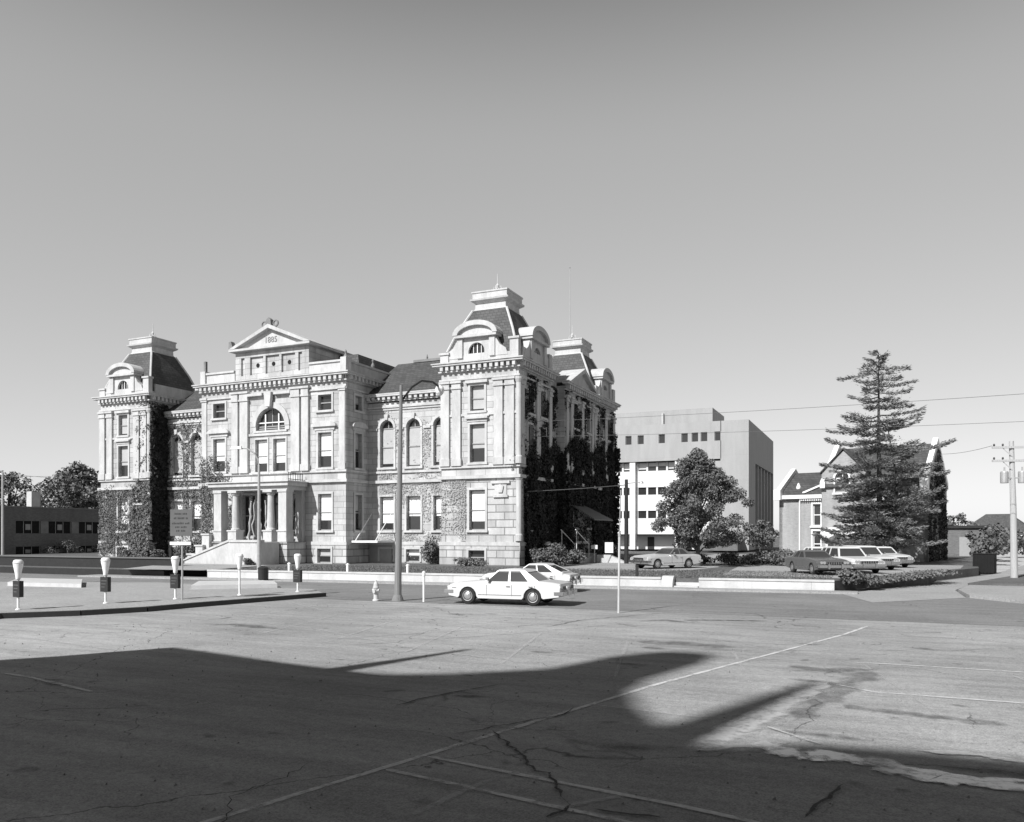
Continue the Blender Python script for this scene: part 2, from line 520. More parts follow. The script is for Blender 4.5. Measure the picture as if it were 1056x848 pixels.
def window(F, o, parent, blind=0.5, bmat='blind', hood=None, depth=0.24, sashm='sash', trim='trim', sill=True, surround=0.16, bars=1):
    """sash and stone surround, with a pane, a blind and a sill as sub-parts"""
    a, b, c, d = o[:4]
    arched = len(o) > 4 and o[4]
    cu = (a + b) / 2; r = (b - a) / 2
    top = d - r if arched else d
    mb = MB()
    f = 0.07
    n0, n1 = -depth - 0.05, -depth + 0.03
    mb.fbox(F, a, a + f, n0, n1, c, top); mb.fbox(F, b - f, b, n0, n1, c, top)
    mb.fbox(F, a + f, b - f, n0, n1, c, c + f)
    mid = c + (top - c) * (0.5 if not arched else 0.52)
    if bars:
        mb.fbox(F, a + f, b - f, n0, n1 + 0.02, mid - 0.04, mid + 0.04)
    if arched:
        mb.fbox(F, a + f, b - f, n0, n1, top - 0.04, top + 0.04)
        out = arc(cu, top, r, 0, math.pi, 12); inn = arc(cu, top, r - f, 0, math.pi, 12)
        for k in range(12):
            q = [out[k], out[k + 1], inn[k + 1], inn[k]]
            mb.fprism(F, q, n0, n1)
        mb.fbox(F, cu - 0.03, cu + 0.03, n0, n1, top + 0.04, d - f)
    else:
        mb.fbox(F, a + f, b - f, n0, n1, d - f, d)
    if surround:
        s = surround
        mb.fbox(F, a - s, a - 0.003, 0, 0.07, c, top, 1); mb.fbox(F, b + 0.003, b + s, 0, 0.07, c, top, 1)
        if arched:
            o1 = arc(cu, top, r + s + 0.04, 0, math.pi, 14); i1 = arc(cu, top, r + 0.003, 0, math.pi, 14)
            for k in range(14):
                mb.fprism(F, [o1[k], o1[k + 1], i1[k + 1], i1[k]], 0, 0.11, 1)
            mb.fprism(F, [(cu - 0.12, d + 0.02), (cu + 0.12, d + 0.02), (cu + 0.17, d + 0.42), (cu - 0.17, d + 0.42)], 0, 0.2, 1)
        else:
            mb.fbox(F, a - s, b + s, 0, 0.07, d + 0.003, d + s, 1)
    if hood == 'flat':
        mb.fbox(F, a - 0.28, b + 0.28, 0, 0.26, d + 0.36, d + 0.5, 1)
        mb.fbox(F, a - 0.18, b + 0.18, 0, 0.12, d + 0.17, d + 0.355, 1)
    elif hood == 'curved':
        hw = r + 0.5
        pts = [(cu - hw, d + 0.42), (cu + hw, d + 0.42)] + arc(cu, d + 0.5, hw, 0, math.pi, 10, 0.34)
        mb.fprism(F, pts, 0, 0.27, 1)
        mb.fbox(F, a - 0.3, b + 0.3, 0, 0.12, d + 0.17, d + 0.415, 1)
    w = mb.build('window', [sashm, trim], parent)
    p = MB()
    if arched:
        pts = [(a + 0.01, c), (b - 0.01, c)] + arc(cu, top, r - 0.01, 0, math.pi, 12)
        p.fprism(F, pts, -depth - 0.04, -depth - 0.02)
    else:
        p.fbox(F, a + 0.01, b - 0.01, -depth - 0.04, -depth - 0.02, c + 0.01, d - 0.01)
    p.build('pane', 'glass', w)
    if blind > 0:
        q = MB()
        zb = top - (top - c) * blind
        q.fbox(F, a + f + 0.01, b - f - 0.01, -depth - 0.018, -depth - 0.008, max(zb, c + f), top - f)
        q.build('blind', bmat, w)
    if sill:
        q = MB()
        q.fbox(F, a - 0.22, b + 0.22, 0.0, 0.16, c - 0.16, c - 0.003)
        q.build('sill', trim, w)
    return w

def leaf_quads(P, N, size, rng, flat=0.35, asp=1.0):
    """leaf cards at points P with mean normals N"""
    n = len(P)
    a = N + rng.normal(0, flat, (n, 3))
    a /= np.linalg.norm(a, axis=1, keepdims=True) + 1e-9
    t = rng.normal(0, 1, (n, 3))
    u = np.cross(a, t); u /= np.linalg.norm(u, axis=1, keepdims=True) + 1e-9
    w = np.cross(a, u)
    s = (size * rng.uniform(0.6, 1.35, n))[:, None]
    u = u * s * asp; w = w * s
    # a four-cornered leaf, pointed at one end
    return np.stack([P - w * 0.6, P + u * 0.5, P + w * 0.7, P - u * 0.5], axis=1)

RNG = np.random.default_rng(11)

# ------------------------------------------------------------------ ground
g0 = 2.0
ground = sheet('ground', [(-900, -300), (900, -300), (900, 1500), (-900, 1500)], 0.0, 'field', None, 'structure')
lot = sheet('asphalt_ground', [(-70, -60), (60, -60), (60, 27.05), (-70, 27.05)], 0.004, 'lot', None, 'structure')
street = sheet('street', [(-300, 27.05), (300, 27.05), (300, 39.0), (-300, 39.0)], 0.008, 'street', None, 'structure')

def line(pts, w, m='line', z=0.012, name='painted_line'):
    return ribbon(name, pts, w, z, m, lot)
def dens(pts, step=0.35, jit=0.0):
    out = []
    for (x0, y0), (x1, y1) in zip(pts, pts[1:]):
        n = max(1, int(math.hypot(x1 - x0, y1 - y0) / step))
        for k in range(n):
            t = k / n
            out.append((x0 + (x1 - x0) * t + rnd.uniform(-jit, jit), y0 + (y1 - y0) * t + rnd.uniform(-jit, jit)))
    out.append(pts[-1])
    return out
line(dens([(-7.6, 0.0), (-5.52, 5.61), (-3.5, 13.87), (-0.78, 22.88), (-0.2, 25.4)]), 0.13)
line(dens([(-4.97, 7.66), (-2.1, 7.14), (0.6, 6.5)]), 0.11, z=0.013)
line(dens([(-4.81, 8.3), (-1.73, 7.77), (1.4, 7.05)]), 0.12, z=0.014)
line(dens([(-3.57, 8.17), (-3.78, 7.51), (-3.92, 6.5)]), 0.13, 'line_faint', 0.015)
line(dens([(-2.32, 7.82), (-2.76, 7.22)]), 0.12, 'line_faint', 0.0152)
line(dens([(-4.01, 11.88), (-2.6, 11.7), (-1.77, 11.61)]), 0.11, 'line_faint', 0.013)
line(dens([(-0.67, 15.23), (-0.03, 14.71), (2.08, 14.68), (7.5, 13.7)]), 0.11, z=0.013)
line(dens([(-0.43, 17.93), (0.09, 18.03), (2.54, 17.99), (9.0, 16.6)]), 0.11, z=0.0131)
line(dens([(-0.08, 22.12), (3.14, 22.21), (9.0, 20.4)]), 0.10, 'line_faint', 0.0132)
line(dens([(-2.35, 14.9), (-1.1, 14.56)]), 0.10, 'line_faint', 0.0133)
line(dens([(-20.71, 13.96), (-15.4, 13.05)]), 0.13, 'line_faint', 0.0134)
line(dens([(-14.92, 10.06), (-14.11, 9.97), (-11.85, 9.47)]), 0.13, 'line', 0.0135)
line(dens([(-20.37, 20.07), (-13.9, 18.2), (-9.9, 16.2)]), 0.12, 'line_faint', 0.0136)
line(dens([(-20.47, 25.02), (-16.03, 22.01)]), 0.12, 'line_faint', 0.0137)
line(dens([(-13.71, 23.04), (-8.38, 19.48)]), 0.12, 'line_faint', 0.0138)
line(dens([(-9.57, 24.2), (-8.19, 23.52)]), 0.12, 'line_faint', 0.0139)
# cracks, patches, stains and dried run-off, with some painted shadow and sunlight
def mark(name, pts, w, m, z, jit=0.0, step=0.3):
    p = dens(pts, step, jit)
    if isinstance(w, tuple):
        n = len(p); w = [w[0] + (w[1] - w[0]) * k / (n - 1) for k in range(n)]
    return ribbon(name, p, w, z, m, lot)
mark('crack', [(-4.79, 9.82), (-4.03, 9.07), (-3.41, 8.28), (-3.05, 8.05), (-2.88, 7.57), (-2.66, 7.36), (-2.44, 7.33)], 0.045, 'crack', 0.018, 0.05, 0.12)
mark('crack', [(-2.66, 7.36), (-2.77, 6.9)], 0.05, 'crack', 0.0182, 0.03, 0.15)
mark('crack', [(-4.73, 9.85), (-5.0, 9.38), (-4.09, 11.1), (-4.16, 11.58)], 0.035, 'crack', 0.0184, 0.03, 0.2)
mark('crack', [(-0.63, 7.83), (-0.46, 8.46), (-0.29, 9.21)], 0.05, 'crack', 0.0186, 0.03, 0.15)
mark('crack', [(-2.44, 7.33), (-2.09, 7.37), (-1.73, 7.37)], 0.05, 'crack', 0.0188, 0.04, 0.15)
mark('crack', [(-6.72, 10.44), (-6.49, 11.51), (-5.91, 12.89)], 0.05, 'crack', 0.019, 0.05, 0.3)
mark('crack', [(-5.5, 24.73), (-4.55, 25.15), (-2.9, 25.59)], 0.14, 'crack', 0.0192, 0.05, 0.3)
mark('crack', [(-8.5, 21.12), (-8.19, 23.52), (-6.34, 27.07)], 0.05, 'crack', 0.0194, 0.05, 0.3)
mark('patch', [(0.02, 17.35), (-0.38, 15.78), (-0.75, 13.74), (-1.05, 12.12), (-1.23, 11.41)], (0.95, 0.35), 'seal', 0.016, 0.05)
mark('patch', [(-1.75, 17.07), (-0.91, 16.68), (0.02, 17.22)], 0.55, 'seal', 0.0162, 0.05)
mark('patch', [(-0.6, 13.48), (-0.05, 13.2), (0.71, 13.11), (1.81, 12.77)], (0.35, 0.5), 'seal', 0.0164, 0.05)
mark('stain_and_shadow', [(-6.77, 23.86), (-5.82, 24.59), (-4.74, 23.89)], 0.5, 'oil_and_shadow', 0.0166, 0.1)
mark('stain_and_shadow', [(-18.35, 18.08), (-16.81, 18.21), (-14.62, 17.87)], 0.8, 'oil_and_shadow', 0.0168, 0.1)
mark('stain_and_shadow', [(-5.37, 19.35), (-4.32, 19.43), (-2.92, 19.14)], 0.9, 'seal', 0.017, 0.1)
mark('stain_and_shadow', [(-4.16, 6.81), (-3.87, 6.91)], 0.25, 'oil_and_shadow', 0.0172, 0.02)
mark('stain_and_shadow', [(-3.57, 10.74), (-3.15, 10.92)], 0.22, 'oil_and_shadow', 0.0174, 0.02)
mark('stain_and_shadow', [(-3.81, 9.8), (-2.95, 9.55), (-1.98, 9.99)], 0.45, 'oil_and_shadow', 0.0176, 0.06)
mark('stain_and_shadow', [(-0.14, 10.34), (0.56, 10.3), (1.46, 10.3), (3.6, 10.0)], (0.25, 0.75), 'oil_and_shadow', 0.0178, 0.03)  # shadow across this corner of the lot, painted as a dark band
mark('stain_and_shadow', [(-1.41, 11.33), (-0.61, 11.23), (0.18, 11.16)], 0.35, 'oil_and_shadow', 0.018, 0.03)  # soft edge of that shadow, painted dark
mark('stain_and_shadow', [(0.97, 14.1), (1.34, 13.97)], 0.2, 'oil_and_shadow', 0.0181, 0.03)
mark('silt_and_sun_streak', [(-1.47, 10.42), (-0.77, 10.15), (-0.14, 10.21), (0.25, 9.88), (0.67, 9.72), (1.39, 9.82), (3.2, 9.6)], (0.62, 0.3), 'wet', 0.021, 0.06, 0.14)
mark('silt_and_sun_streak', [(-0.14, 10.21), (0.45, 10.01), (1.0, 9.9), (1.41, 9.98), (3.2, 9.9)], (0.22, 0.12), 'wet', 0.0215, 0.03, 0.12)
mark('silt_and_sun_streak', [(0.39, 10.9), (0.85, 10.97), (1.54, 10.87), (4.4, 11.0)], (0.22, 0.24), 'wet', 0.022, 0.03, 0.12)
mark('silt_and_sun_streak', [(-1.36, 11.47), (-0.83, 10.92), (-0.59, 10.71)], 0.09, 'wash_and_sunlight', 0.0222, 0.02)

mark('silt_and_sun_streak', [(-2.02, 9.73), (-1.79, 10.59), (-1.45, 12.21), (-1.01, 14.32), (-0.72, 15.52)], (0.75, 0.30), 'wash_and_sunlight', 0.0208, 0.03)  # sunlit gap between two shadows, painted as a pale streak
mark('silt_and_sun_streak', [(-2.0, 9.79), (-1.57, 10.27), (-1.12, 10.37)], (0.3, 0.2), 'wash_and_sunlight', 0.0209, 0.02)
# more wear: faint old bay lines, drips, short cracks
rm = random.Random(21)
for k in range(9):
    a = (-18.5 + k * 2.6, 22.6 - k * 0.62 - rm.uniform(0, 0.4)); d_ = 5.2
    line(dens([a, (a[0] + 1.2 + 0.0, a[1] - d_ * 0.98)], 0.5), 0.10, 'line_faint', 0.0141 + k * 0.0001)
for k in range(26):
    x, y = rm.uniform(-17, 3), rm.uniform(6.5, 25)
    r_ = rm.uniform(0.12, 0.5)
    mark('stain_and_shadow', [(x, y), (x + r_ * rm.uniform(0.8, 1.8), y + rm.uniform(-0.15, 0.15)), (x + r_ * 2.2, y + rm.uniform(-0.2, 0.2))], r_ * rm.uniform(0.7, 1.2), 'oil_and_shadow', 0.0183 + k * 0.00002, 0.03)
for k in range(8):
    x, y = rm.uniform(-16, 2), rm.uniform(6.5, 24)
    pts = [(x, y)]
    an = rm.uniform(0, 6.28)
    for q in range(rm.randint(3, 6)):
        an += rm.uniform(-0.7, 0.7); pts.append((pts[-1][0] + 0.7 * math.cos(an), pts[-1][1] + 0.7 * math.sin(an)))
    mark('crack', pts, 0.016, 'crack', 0.0195 + k * 0.00002, 0.04, 0.12)
for k, (x0, y0, x1, y1) in enumerate(((-13.5, 15.0, -7.0, 25.5), (-12.2, 14.6, -5.8, 24.8), (-6.0, 17.5, 4.0, 22.0))):
    mark('tyre_mark', [(x0, y0), ((x0 + x1) / 2 + 0.5, (y0 + y1) / 2), (x1, y1)], 0.22, 'tyremark', 0.0199 + k * 0.00005)
mb = MB()
for k in range(900):
    x, y = rm.uniform(-20, 8), 5.8 + 20 * rm.random() ** 1.5
    s_ = rm.uniform(0.008, 0.028); a_ = rm.uniform(0, 6.28)
    b_ = [(x + s_ * math.cos(a_ + q * 2.09), y + s_ * math.sin(a_ + q * 2.09), 0.005) for q in range(3)]
    t_ = (x + s_ * 0.2, y, 0.005 + s_ * 1.1)
    mb.face(b_); mb.face([b_[0], b_[1], t_]); mb.face([b_[1], b_[2], t_]); mb.face([b_[2], b_[0], t_])
tag(mb.build('gravel', 'stone_dark', recalc=False), 'loose grit scattered over the parking lot', 'gravel', kind='stuff')
# left island with its kerb: a raised walk that the meters stand on
isl = [(-24.86, 14.88), (-24.94, 16.66), (-23.47, 18.33), (-22.64, 20.16), (-22.45, 22.07), (-21.98, 24.59), (-21.29, 28.15), (-23.4, 30.08), (-29.07, 30.5), (-34.0, 31.0), (-45, 27), (-45, 15)]
slab('island_pavement', isl, 0.0, 0.15, 'walk')
kb = MB()
for (a, b) in zip(isl[0:6], isl[1:7]):
    dx, dy = b[0] - a[0], b[1] - a[1]; l = math.hypot(dx, dy); nx, ny = dy / l * 0.14, -dx / l * 0.14
    kb.prism([(a[0] + nx, a[1] + ny, 0), (b[0] + nx, b[1] + ny, 0), (b[0] - nx, b[1] - ny, 0), (a[0] - nx, a[1] - ny, 0)],
             [(a[0] + nx, a[1] + ny, 0.17), (b[0] + nx, b[1] + ny, 0.17), (b[0] - nx, b[1] - ny, 0.165), (a[0] - nx, a[1] - ny, 0.165)])
tag(kb.build('island_kerb', 'metal_dark'), kind='structure')
def kerb_stone(pts, label):
    mb = MB()
    mb.prism([(x, y, 0.15) for x, y in pts], [(x, y, 0.33) for x, y in pts])
    return tag(mb.build('concrete_kerb', 'kerb'), label, 'kerb')
kerb_stone([(-38.31, 25.97), (-33.84, 26.47), (-37.37, 29.29), (-41.53, 28.8)], 'low pale concrete kerb on the island behind the first two parking meters')
kerb_stone([(-28.19, 27.6), (-25.5, 30.2), (-27.58, 32.38), (-30.71, 30.57)], 'low pale concrete kerb behind the meter pair near the sign post')

# courthouse terrace behind the retaining wall
WA, WB = Vector((-36.2, 36.85)), Vector((-1.75, 39.75))
def wl(t):
    p = WA.lerp(WB, t); return (p.x, p.y)
LZ = 0.50
lawn_pts = [(-36.0, 37.05), (-1.8, 39.95), (-0.4, 44.0), (2.4, 47.5), (3.0, 52.0), (6.0, 60.0), (9.0, 95.0), (-85, 95.0), (-85, 44.0), (-38.0, 44.0)]
slab('lawn', lawn_pts, 0.002, LZ, 'grass')
sheet('path', [(-42.5, 36.0), (-36.3, 36.4), (-38.3, 44.8), (-47.5, 44.8)], 0.52, 'walk', None, 'structure')
def ret_wall(t0, t1, h, label, name='retaining_wall'):
    a = WA.lerp(WB, t0); b = WA.lerp(WB, t1); d = (b - a).normalized(); q = Vector((-d.y, d.x))
    e = thing(name, label, 'wall', (a.x, a.y, 0), 0, world=True)
    mb = MB(); p = [a - q * 0.16, b - q * 0.16, b + q * 0.16, a + q * 0.16]
    mb.prism([(v.x, v.y, 0) for v in p], [(v.x, v.y, h - 0.09) for v in p])
    mb.build('wall', 'wallconc', e)
    mb = MB(); p = [a - q * 0.2, b - q * 0.2, b + q * 0.2, a + q * 0.2]
    mb.prism([(v.x, v.y, h - 0.088) for v in p], [(v.x, v.y, h) for v in p])
    mb.build('coping', 'kerb', e)
ret_wall(0.0, 0.774, 0.56, 'long low white concrete retaining wall in front of the courthouse lawn')
ret_wall(0.826, 1.0, 0.56, 'short low white concrete retaining wall right of the worn lawn steps')
# the worn steps between the two walls
e = thing('lawn_steps', 'worn stone steps with a rounded cheek between two white retaining walls', 'steps', (-9.0, 39.2, 0), 0, world=True)
for k in range(3):
    mb = MB(); a = WA.lerp(WB, 0.792); b = WA.lerp(WB, 0.8255)
    mb.box(a.x, b.x, a.y - 0.15 + 0.3 * k, a.y + 0.85, 0.16 * k, 0.16 * k + 0.158)
    mb.build('step', 'kerb', e)
mb = MB(); a = WA.lerp(WB, 0.783)
prof = [(-0.25, 0.0)] + arc(0.2, 0.18, 0.45, math.pi, 0, 10) + [(0.65, 0.0)]
mb.prism([(a.x - 0.28, a.y + u, z) for u, z in prof], [(a.x + 0.28, a.y + u, z) for u, z in prof])
mb.build('cheek', 'kerb', e)
mb = MB(); mb.box(-10.9, -10.78, 39.35, 39.47, 0.5, 1.05)
mb.frustum(-10.84, 39.41, [(0.075, 1.05), (0.075, 1.09), (0.03, 1.12)])
tag(mb.build('garden_post', 'metal_dark'), 'short dark post on the lawn edge behind the sign pole', 'post')
# far kerb and walk of the street
mb = MB()
for a, b in ((0.0, 1.0),):
    p, q = WA.lerp(WB, a), WA.lerp(WB, b)
    mb.prism([(p.x - 9, p.y - 1.75, 0), (q.x + 1.0, q.y - 1.2, 0), (q.x + 1.0, q.y - 0.2, 0), (p.x - 9, p.y - 0.2, 0)],
             [(p.x - 9, p.y - 1.75, 0.1), (q.x + 1.0, q.y - 1.2, 0.1), (q.x + 1.0, q.y - 0.2, 0.1), (p.x - 9, p.y - 0.2, 0.1)])
tag(mb.build('pavement', 'walk'), kind='structure')

# dark low walls on the left
e = thing('dark_garden_wall', 'long low blackened wall between the island kerbs and the flat roofed office', 'wall', (-50, 41, 0), 0, world=True)
mb = MB(); mb.box(-86, -43.0, 40.9, 41.4, 0, 0.98); mb.build('wall', 'metal_dark', e)
mb = MB(); mb.box(-86, -42.9, 40.8, 41.5, 0.982, 1.07); mb.build('coping', 'vinyl', e)
mb = MB(); mb.box(-86, -39.9, 36.9, 37.3, 0, 0.42); mb.box(-86, -40.0, 37.3, 40.85, 0, 0.30, 1)
tag(mb.build('low_kerb_wall', ['metal_dark', 'vinyl']), 'black kerb wall in front of the long blackened garden wall', 'wall')

# drive, right corner and far yards
drive = [(-1.39, 38.6), (1.17, 45.63), (2.6, 47.5), (3.4, 52.0), (7.0, 62.0), (18, 110), (40, 170), (60, 170), (26, 80), (10.5, 55.0), (8.6, 60.81), (4.39, 47.98), (3.38, 43.49), (3.37, 38.32), (-0.13, 34.12)]
sheet('road', drive, 0.016, 'walk', None, 'structure')
sheet('gravel_ground', [(7.2, 62), (18, 62), (60, 120), (60, 200), (20, 200)], 0.012, 'gravel', None, 'structure')
slab('corner_pavement', [(3.51, 38.38), (3.39, 42.07), (4.23, 46.2), (6.57, 46.44), (30, 42.5), (30, 37.2), (5.09, 35.97)], 0.0, 0.13, 'walk')
slab('corner_lawn', [(4.14, 46.16), (8.31, 58.72), (14, 55.0), (40, 62.0), (40, 42.0), (6.51, 46.02)], 0.004, 0.22, 'grass')

# ------------------------------------------------------------------ courthouse
GZ = 0.40
YF, YW, YP = 50.39, 52.27, 49.40
LT0, LT1, RT0, RT1 = -61.96, -56.15, -28.0, -22.04
PV0, PV1 = -49.3, -35.4
YB = 72.2
WT, S0, S1 = 2.0, 6.62, 7.35
CH = thing('courthouse', 'three storey limestone courthouse with corner mansard towers, dormers and a columned porch', 'courthouse', (-42, 60, GZ), 0, world=True)

def front(y): return Frame((0, y), (1, 0), (0, -1))
def right(x): return Frame((x, 0), (0, 1), (1, 0))
FT, FW, FP = front(YF), front(YW), front(YP)
RTf, RTm = right(RT1), right(RT1 + 0.35)

def belt(mb, F, u0, u1, z0, z1, p, e0=1, e1=1, mi=0):
    mb.fbox(F, u0 - p * e0, u1 + p * e1, 0, p, z0, z1, mi)

def strings(F, u0, u1, e0=1, e1=1, mid=True, name='string_course'):
    mb = MB()
    belt(mb, F, u0, u1, WT - 0.13, WT + 0.12, 0.14, e0, e1)
    belt(mb, F, u0, u1, S0 - 0.12, S0 + 0.10, 0.20, e0, e1)
    belt(mb, F, u0, u1, S1 - 0.10, S1 + 0.06, 0.13, e0, e1)
    if mid:
        belt(mb, F, u0, u1, 10.86, 11.02, 0.09, e0, e1)
    mb.build(name, 'trim', CH)

def cornice(F, u0, u1, z, e0=1, e1=1, pitch=0.42, h=0.62, p=0.55, frieze=0.6):
    """frieze, a row of brackets and the projecting top"""
    mb = MB()
    belt(mb, F, u0, u1, z - h - frieze, z - h - frieze + 0.12, 0.12, e0, e1)
    belt(mb, F, u0, u1, z - h, z - h + 0.09, 0.16, e0, e1)
    n = max(1, int((u1 - u0) / pitch))
    for k in range(n):
        c = u0 + (k + 0.5) * (u1 - u0) / n
        mb.fbox(F, c - pitch * 0.27, c + pitch * 0.27, 0.003, 0.40, z - h + 0.093, z - 0.22)
    belt(mb, F, u0, u1, z - 0.218, z - 0.09, 0.48, e0, e1)
    belt(mb, F, u0, u1, z - 0.088, z, p, e0, e1)
    mb.build('cornice', 'trim', CH)

def pilaster(F, uc, w, z0, z1, cap=0.5, p=0.16):
    mb = MB()
    mb.fbox(F, uc - w / 2, uc + w / 2, 0, p, z0 + 0.5, z1 - cap)
    mb.fbox(F, uc - w / 2 - 0.06, uc + w / 2 + 0.06, 0, p + 0.06, z0, z0 + 0.498)
    mb.fbox(F, uc - w / 2 - 0.07, uc + w / 2 + 0.07, 0, p + 0.07, z1 - cap + 0.002, z1 - cap + 0.14)
    mb.fbox(F, uc - w / 2 - 0.02, uc + w / 2 + 0.02, 0, p + 0.04, z1 - cap + 0.142, z1 - 0.16)
    mb.fbox(F, uc - w / 2 - 0.10, uc + w / 2 + 0.10, 0, p + 0.12, z1 - 0.158, z1)
    mb.build('pilaster', 'trim', CH)

def wall(F, u0, u1, z0, z1, ops=(), m='stone', name='wall', depth=0.3):
    mb = MB(); wall_mb(mb, F, u0, u1, z0, z1, ops, depth)
    return mb.build(name, m, CH, recalc=False)

TZ = 14.60       # tower cornice
def dormer(F, uc, z0, w=2.9, top=17.4, deep=1.7, m='trim'):
    mb = MB()
    zs = top - 0.95
    hw = w / 2
    lun = (uc - 0.62, uc + 0.62, z0 + 0.28, z0 + 1.02, 0.62)
    wall_mb(mb, F, uc - hw, uc + hw, z0, zs, [lun], 0.2)
    P = F.P
    for s in (-1, 1):
        mb.face([P(uc + s * hw, 0, z0), P(uc + s * hw, -deep, z0), P(uc + s * hw, -deep, zs), P(uc + s * hw, 0, zs)])
    mb.fbox(F, uc - hw, uc - hw + 0.42, 0.003, 0.14, z0, zs - 0.2); mb.fbox(F, uc + hw - 0.42, uc + hw, 0.003, 0.14, z0, zs - 0.2)
    mb.fbox(F, uc - hw - 0.18, uc + hw + 0.18, -deep, 0.3, zs - 0.18, zs)
    o1 = arc(uc, zs + 0.002, hw + 0.26, 0, math.pi, 14, 0.95); i1 = arc(uc, zs + 0.002, hw - 0.1, 0, math.pi, 14, 0.62)
    for k in range(14):
        mb.fprism(F, [o1[k], o1[k + 1], i1[k + 1], i1[k]], -deep, 0.34)
    mb.fprism(F, i1, -deep, 0.1)
    for s in (-1, 1):       # scrolled shoulders
        q = [(uc + s * (hw + 0.003), z0), (uc + s * (hw + 0.95), z0), (uc + s * (hw + 0.8), z0 + 0.45), (uc + s * (hw + 0.35), z0 + 0.75), (uc + s * (hw + 0.003), z0 + 1.3)]
        mb.fprism(F, q, -0.5, 0.05)
    d = mb.build('dormer', m, CH)
    p = MB()
    p.fprism(F, [(lun[0], lun[2]), (lun[1], lun[2])] + arc(uc, lun[3] - 0.62, 0.62, 0, math.pi, 10), -0.24, -0.22)
    p.build('pane', 'glass', d)
    q = MB(); q.fbox(F, uc - 0.03, uc + 0.03, -0.215, -0.16, lun[2], lun[3] - 0.02)
    for s in (-1, 1):
        q.fbox(F, uc + s * 0.3 - 0.02, uc + s * 0.3 + 0.02, -0.215, -0.17, lun[2], lun[3] - 0.1)
    q.build('lunette_frame', 'sash_white', d)

def mansard(cx, cy, half=2.78):
    mb = MB()
    rings = [(half, TZ + 0.2), (half - 0.1, TZ + 0.9), (half - 0.62, 16.9), (half - 1.15, 18.0), (half - 1.45, 18.62)]
    mb.frustum(cx, cy, rings)
    r = mb.build('tower_roof', 'slate', CH)
    hp = MB()
    for sx in (-1, 1):
        for sy in (-1, 1):
            hp.tube([(cx + sx * q, cy + sy * q, z) for q, z in rings[1:]], 0.09, 6)
    hp.build('hip_rib', 'lead', r)
    cp = MB()
    t = half - 1.45
    cp.frustum(cx, cy, [(t + 0.02, 18.58), (t - 0.12, 18.75), (t - 0.14, 19.12), (t + 0.02, 19.22), (t + 0.14, 19.30), (t + 0.17, 19.42), (t + 0.02, 19.46), (t + 0.02, 19.82), (t + 0.08, 19.86), (t + 0.08, 19.96)])
    cp.build('roof_cap', 'trim', r)
    fi = MB()
    fi.lathe(cx, cy, [(0.28, 19.98), (0.12, 20.15), (0.2, 20.35), (0.07, 20.5), (0.12, 20.65), (0.03, 20.8), (0.025, 21.5)], 8)
    for a in range(4):
        fi.tube([(cx, cy, 20.2), (cx + 0.35 * math.cos(a * 1.57), cy + 0.35 * math.sin(a * 1.57), 20.35), (cx + 0.25 * math.cos(a * 1.57), cy + 0.25 * math.sin(a * 1.57), 20.6)], 0.035, 5)
    fi.build('finial', 'lead', r)

def tower_front(x0, x1, F, ivy=False):
    c = (x0 + x1) / 2
    wc = c - 0.15
    bw = (wc - 0.6, wc + 0.62, 0.55, 1.55)
    w1 = (wc - 0.6, wc + 0.62, 2.95, 5.72)
    w2 = (wc - 0.55, wc + 0.6, 7.62, 10.27)
    w3 = (wc - 0.52, wc + 0.55, 11.18, 12.95)
    wall(front(F.o[1] - 0.1), x0 - 0.1, x1 + 0.1, GZ, WT, [bw], 'stone_base', 'base_wall')
    wall(F, x0, x1, WT, S0, [w1], 'stone_base', 'lower_wall')
    wall(F, x0, x1, S0, TZ + 0.25, [w2, w3], 'stone', 'wall')
    window(front(F.o[1] - 0.1), bw, CH, 0.0)
    window(F, w1, CH, 0.78, hood=None)
    window(F, w2, CH, 0.62, 'blind_and_reflection', hood='flat')
    window(F, w3, CH, 0.9, 'blind_and_reflection')
    for u in (-2.62, -1.72, 1.5, 2.35):
        pilaster(F, c + u, 0.66, S1 + 0.063, 13.32, 0.55)
    strings(F, x0, x1)
    cornice(F, x0, x1, TZ, 1, 1)
    mb = MB()
    mb.fbox(F, wc - 0.95, wc + 0.95, 0, 0.12, 10.34 + 0.45, 10.855)
    mb.fbox(F, wc - 0.85, wc + 0.85, 0.003, 0.22, 13.1, 13.3)
    mb.build('window_hood', 'trim', CH)
    mb = MB()     # carved tablet
    mb.fbox(F, c + 0.95, c + 2.35, 0, 0.16, 6.12, 6.3)
    mb.fbox(F, c + 1.2, c + 2.1, 0, 0.07, 5.35, 6.117)
    mb.fprism(F, [(c + 1.5, 5.5), (c + 1.8, 5.5), (c + 1.9, 5.95), (c + 1.65, 6.08), (c + 1.4, 5.95)], 0.073, 0.16)
    mb.fbox(F, c + 1.1, c + 2.2, 0, 0.13, 5.18, 5.345)
    mb.build('carved_tablet', 'trim', CH)
    # attic above the cornice: pedestals and the dormer
    mb = MB()
    for u, hh in ((x0 + 0.3, 0.62), (x1 - 0.3, 1.3)):
        mb.fbox(F, u - 0.32, u + 0.32, -0.3, 0.12, TZ + 0.003, TZ + hh)
        mb.fbox(F, u - 0.40, u + 0.40, -0.38, 0.2, TZ + hh + 0.003, TZ + hh + 0.15)
    mb.fbox(F, x0 + 0.63, x1 - 0.63, -0.3, 0.02, TZ + 0.003, TZ + 0.5)
    mb.build('parapet', 'trim', CH)
    dormer(F, c - 0.22, TZ + 0.3)

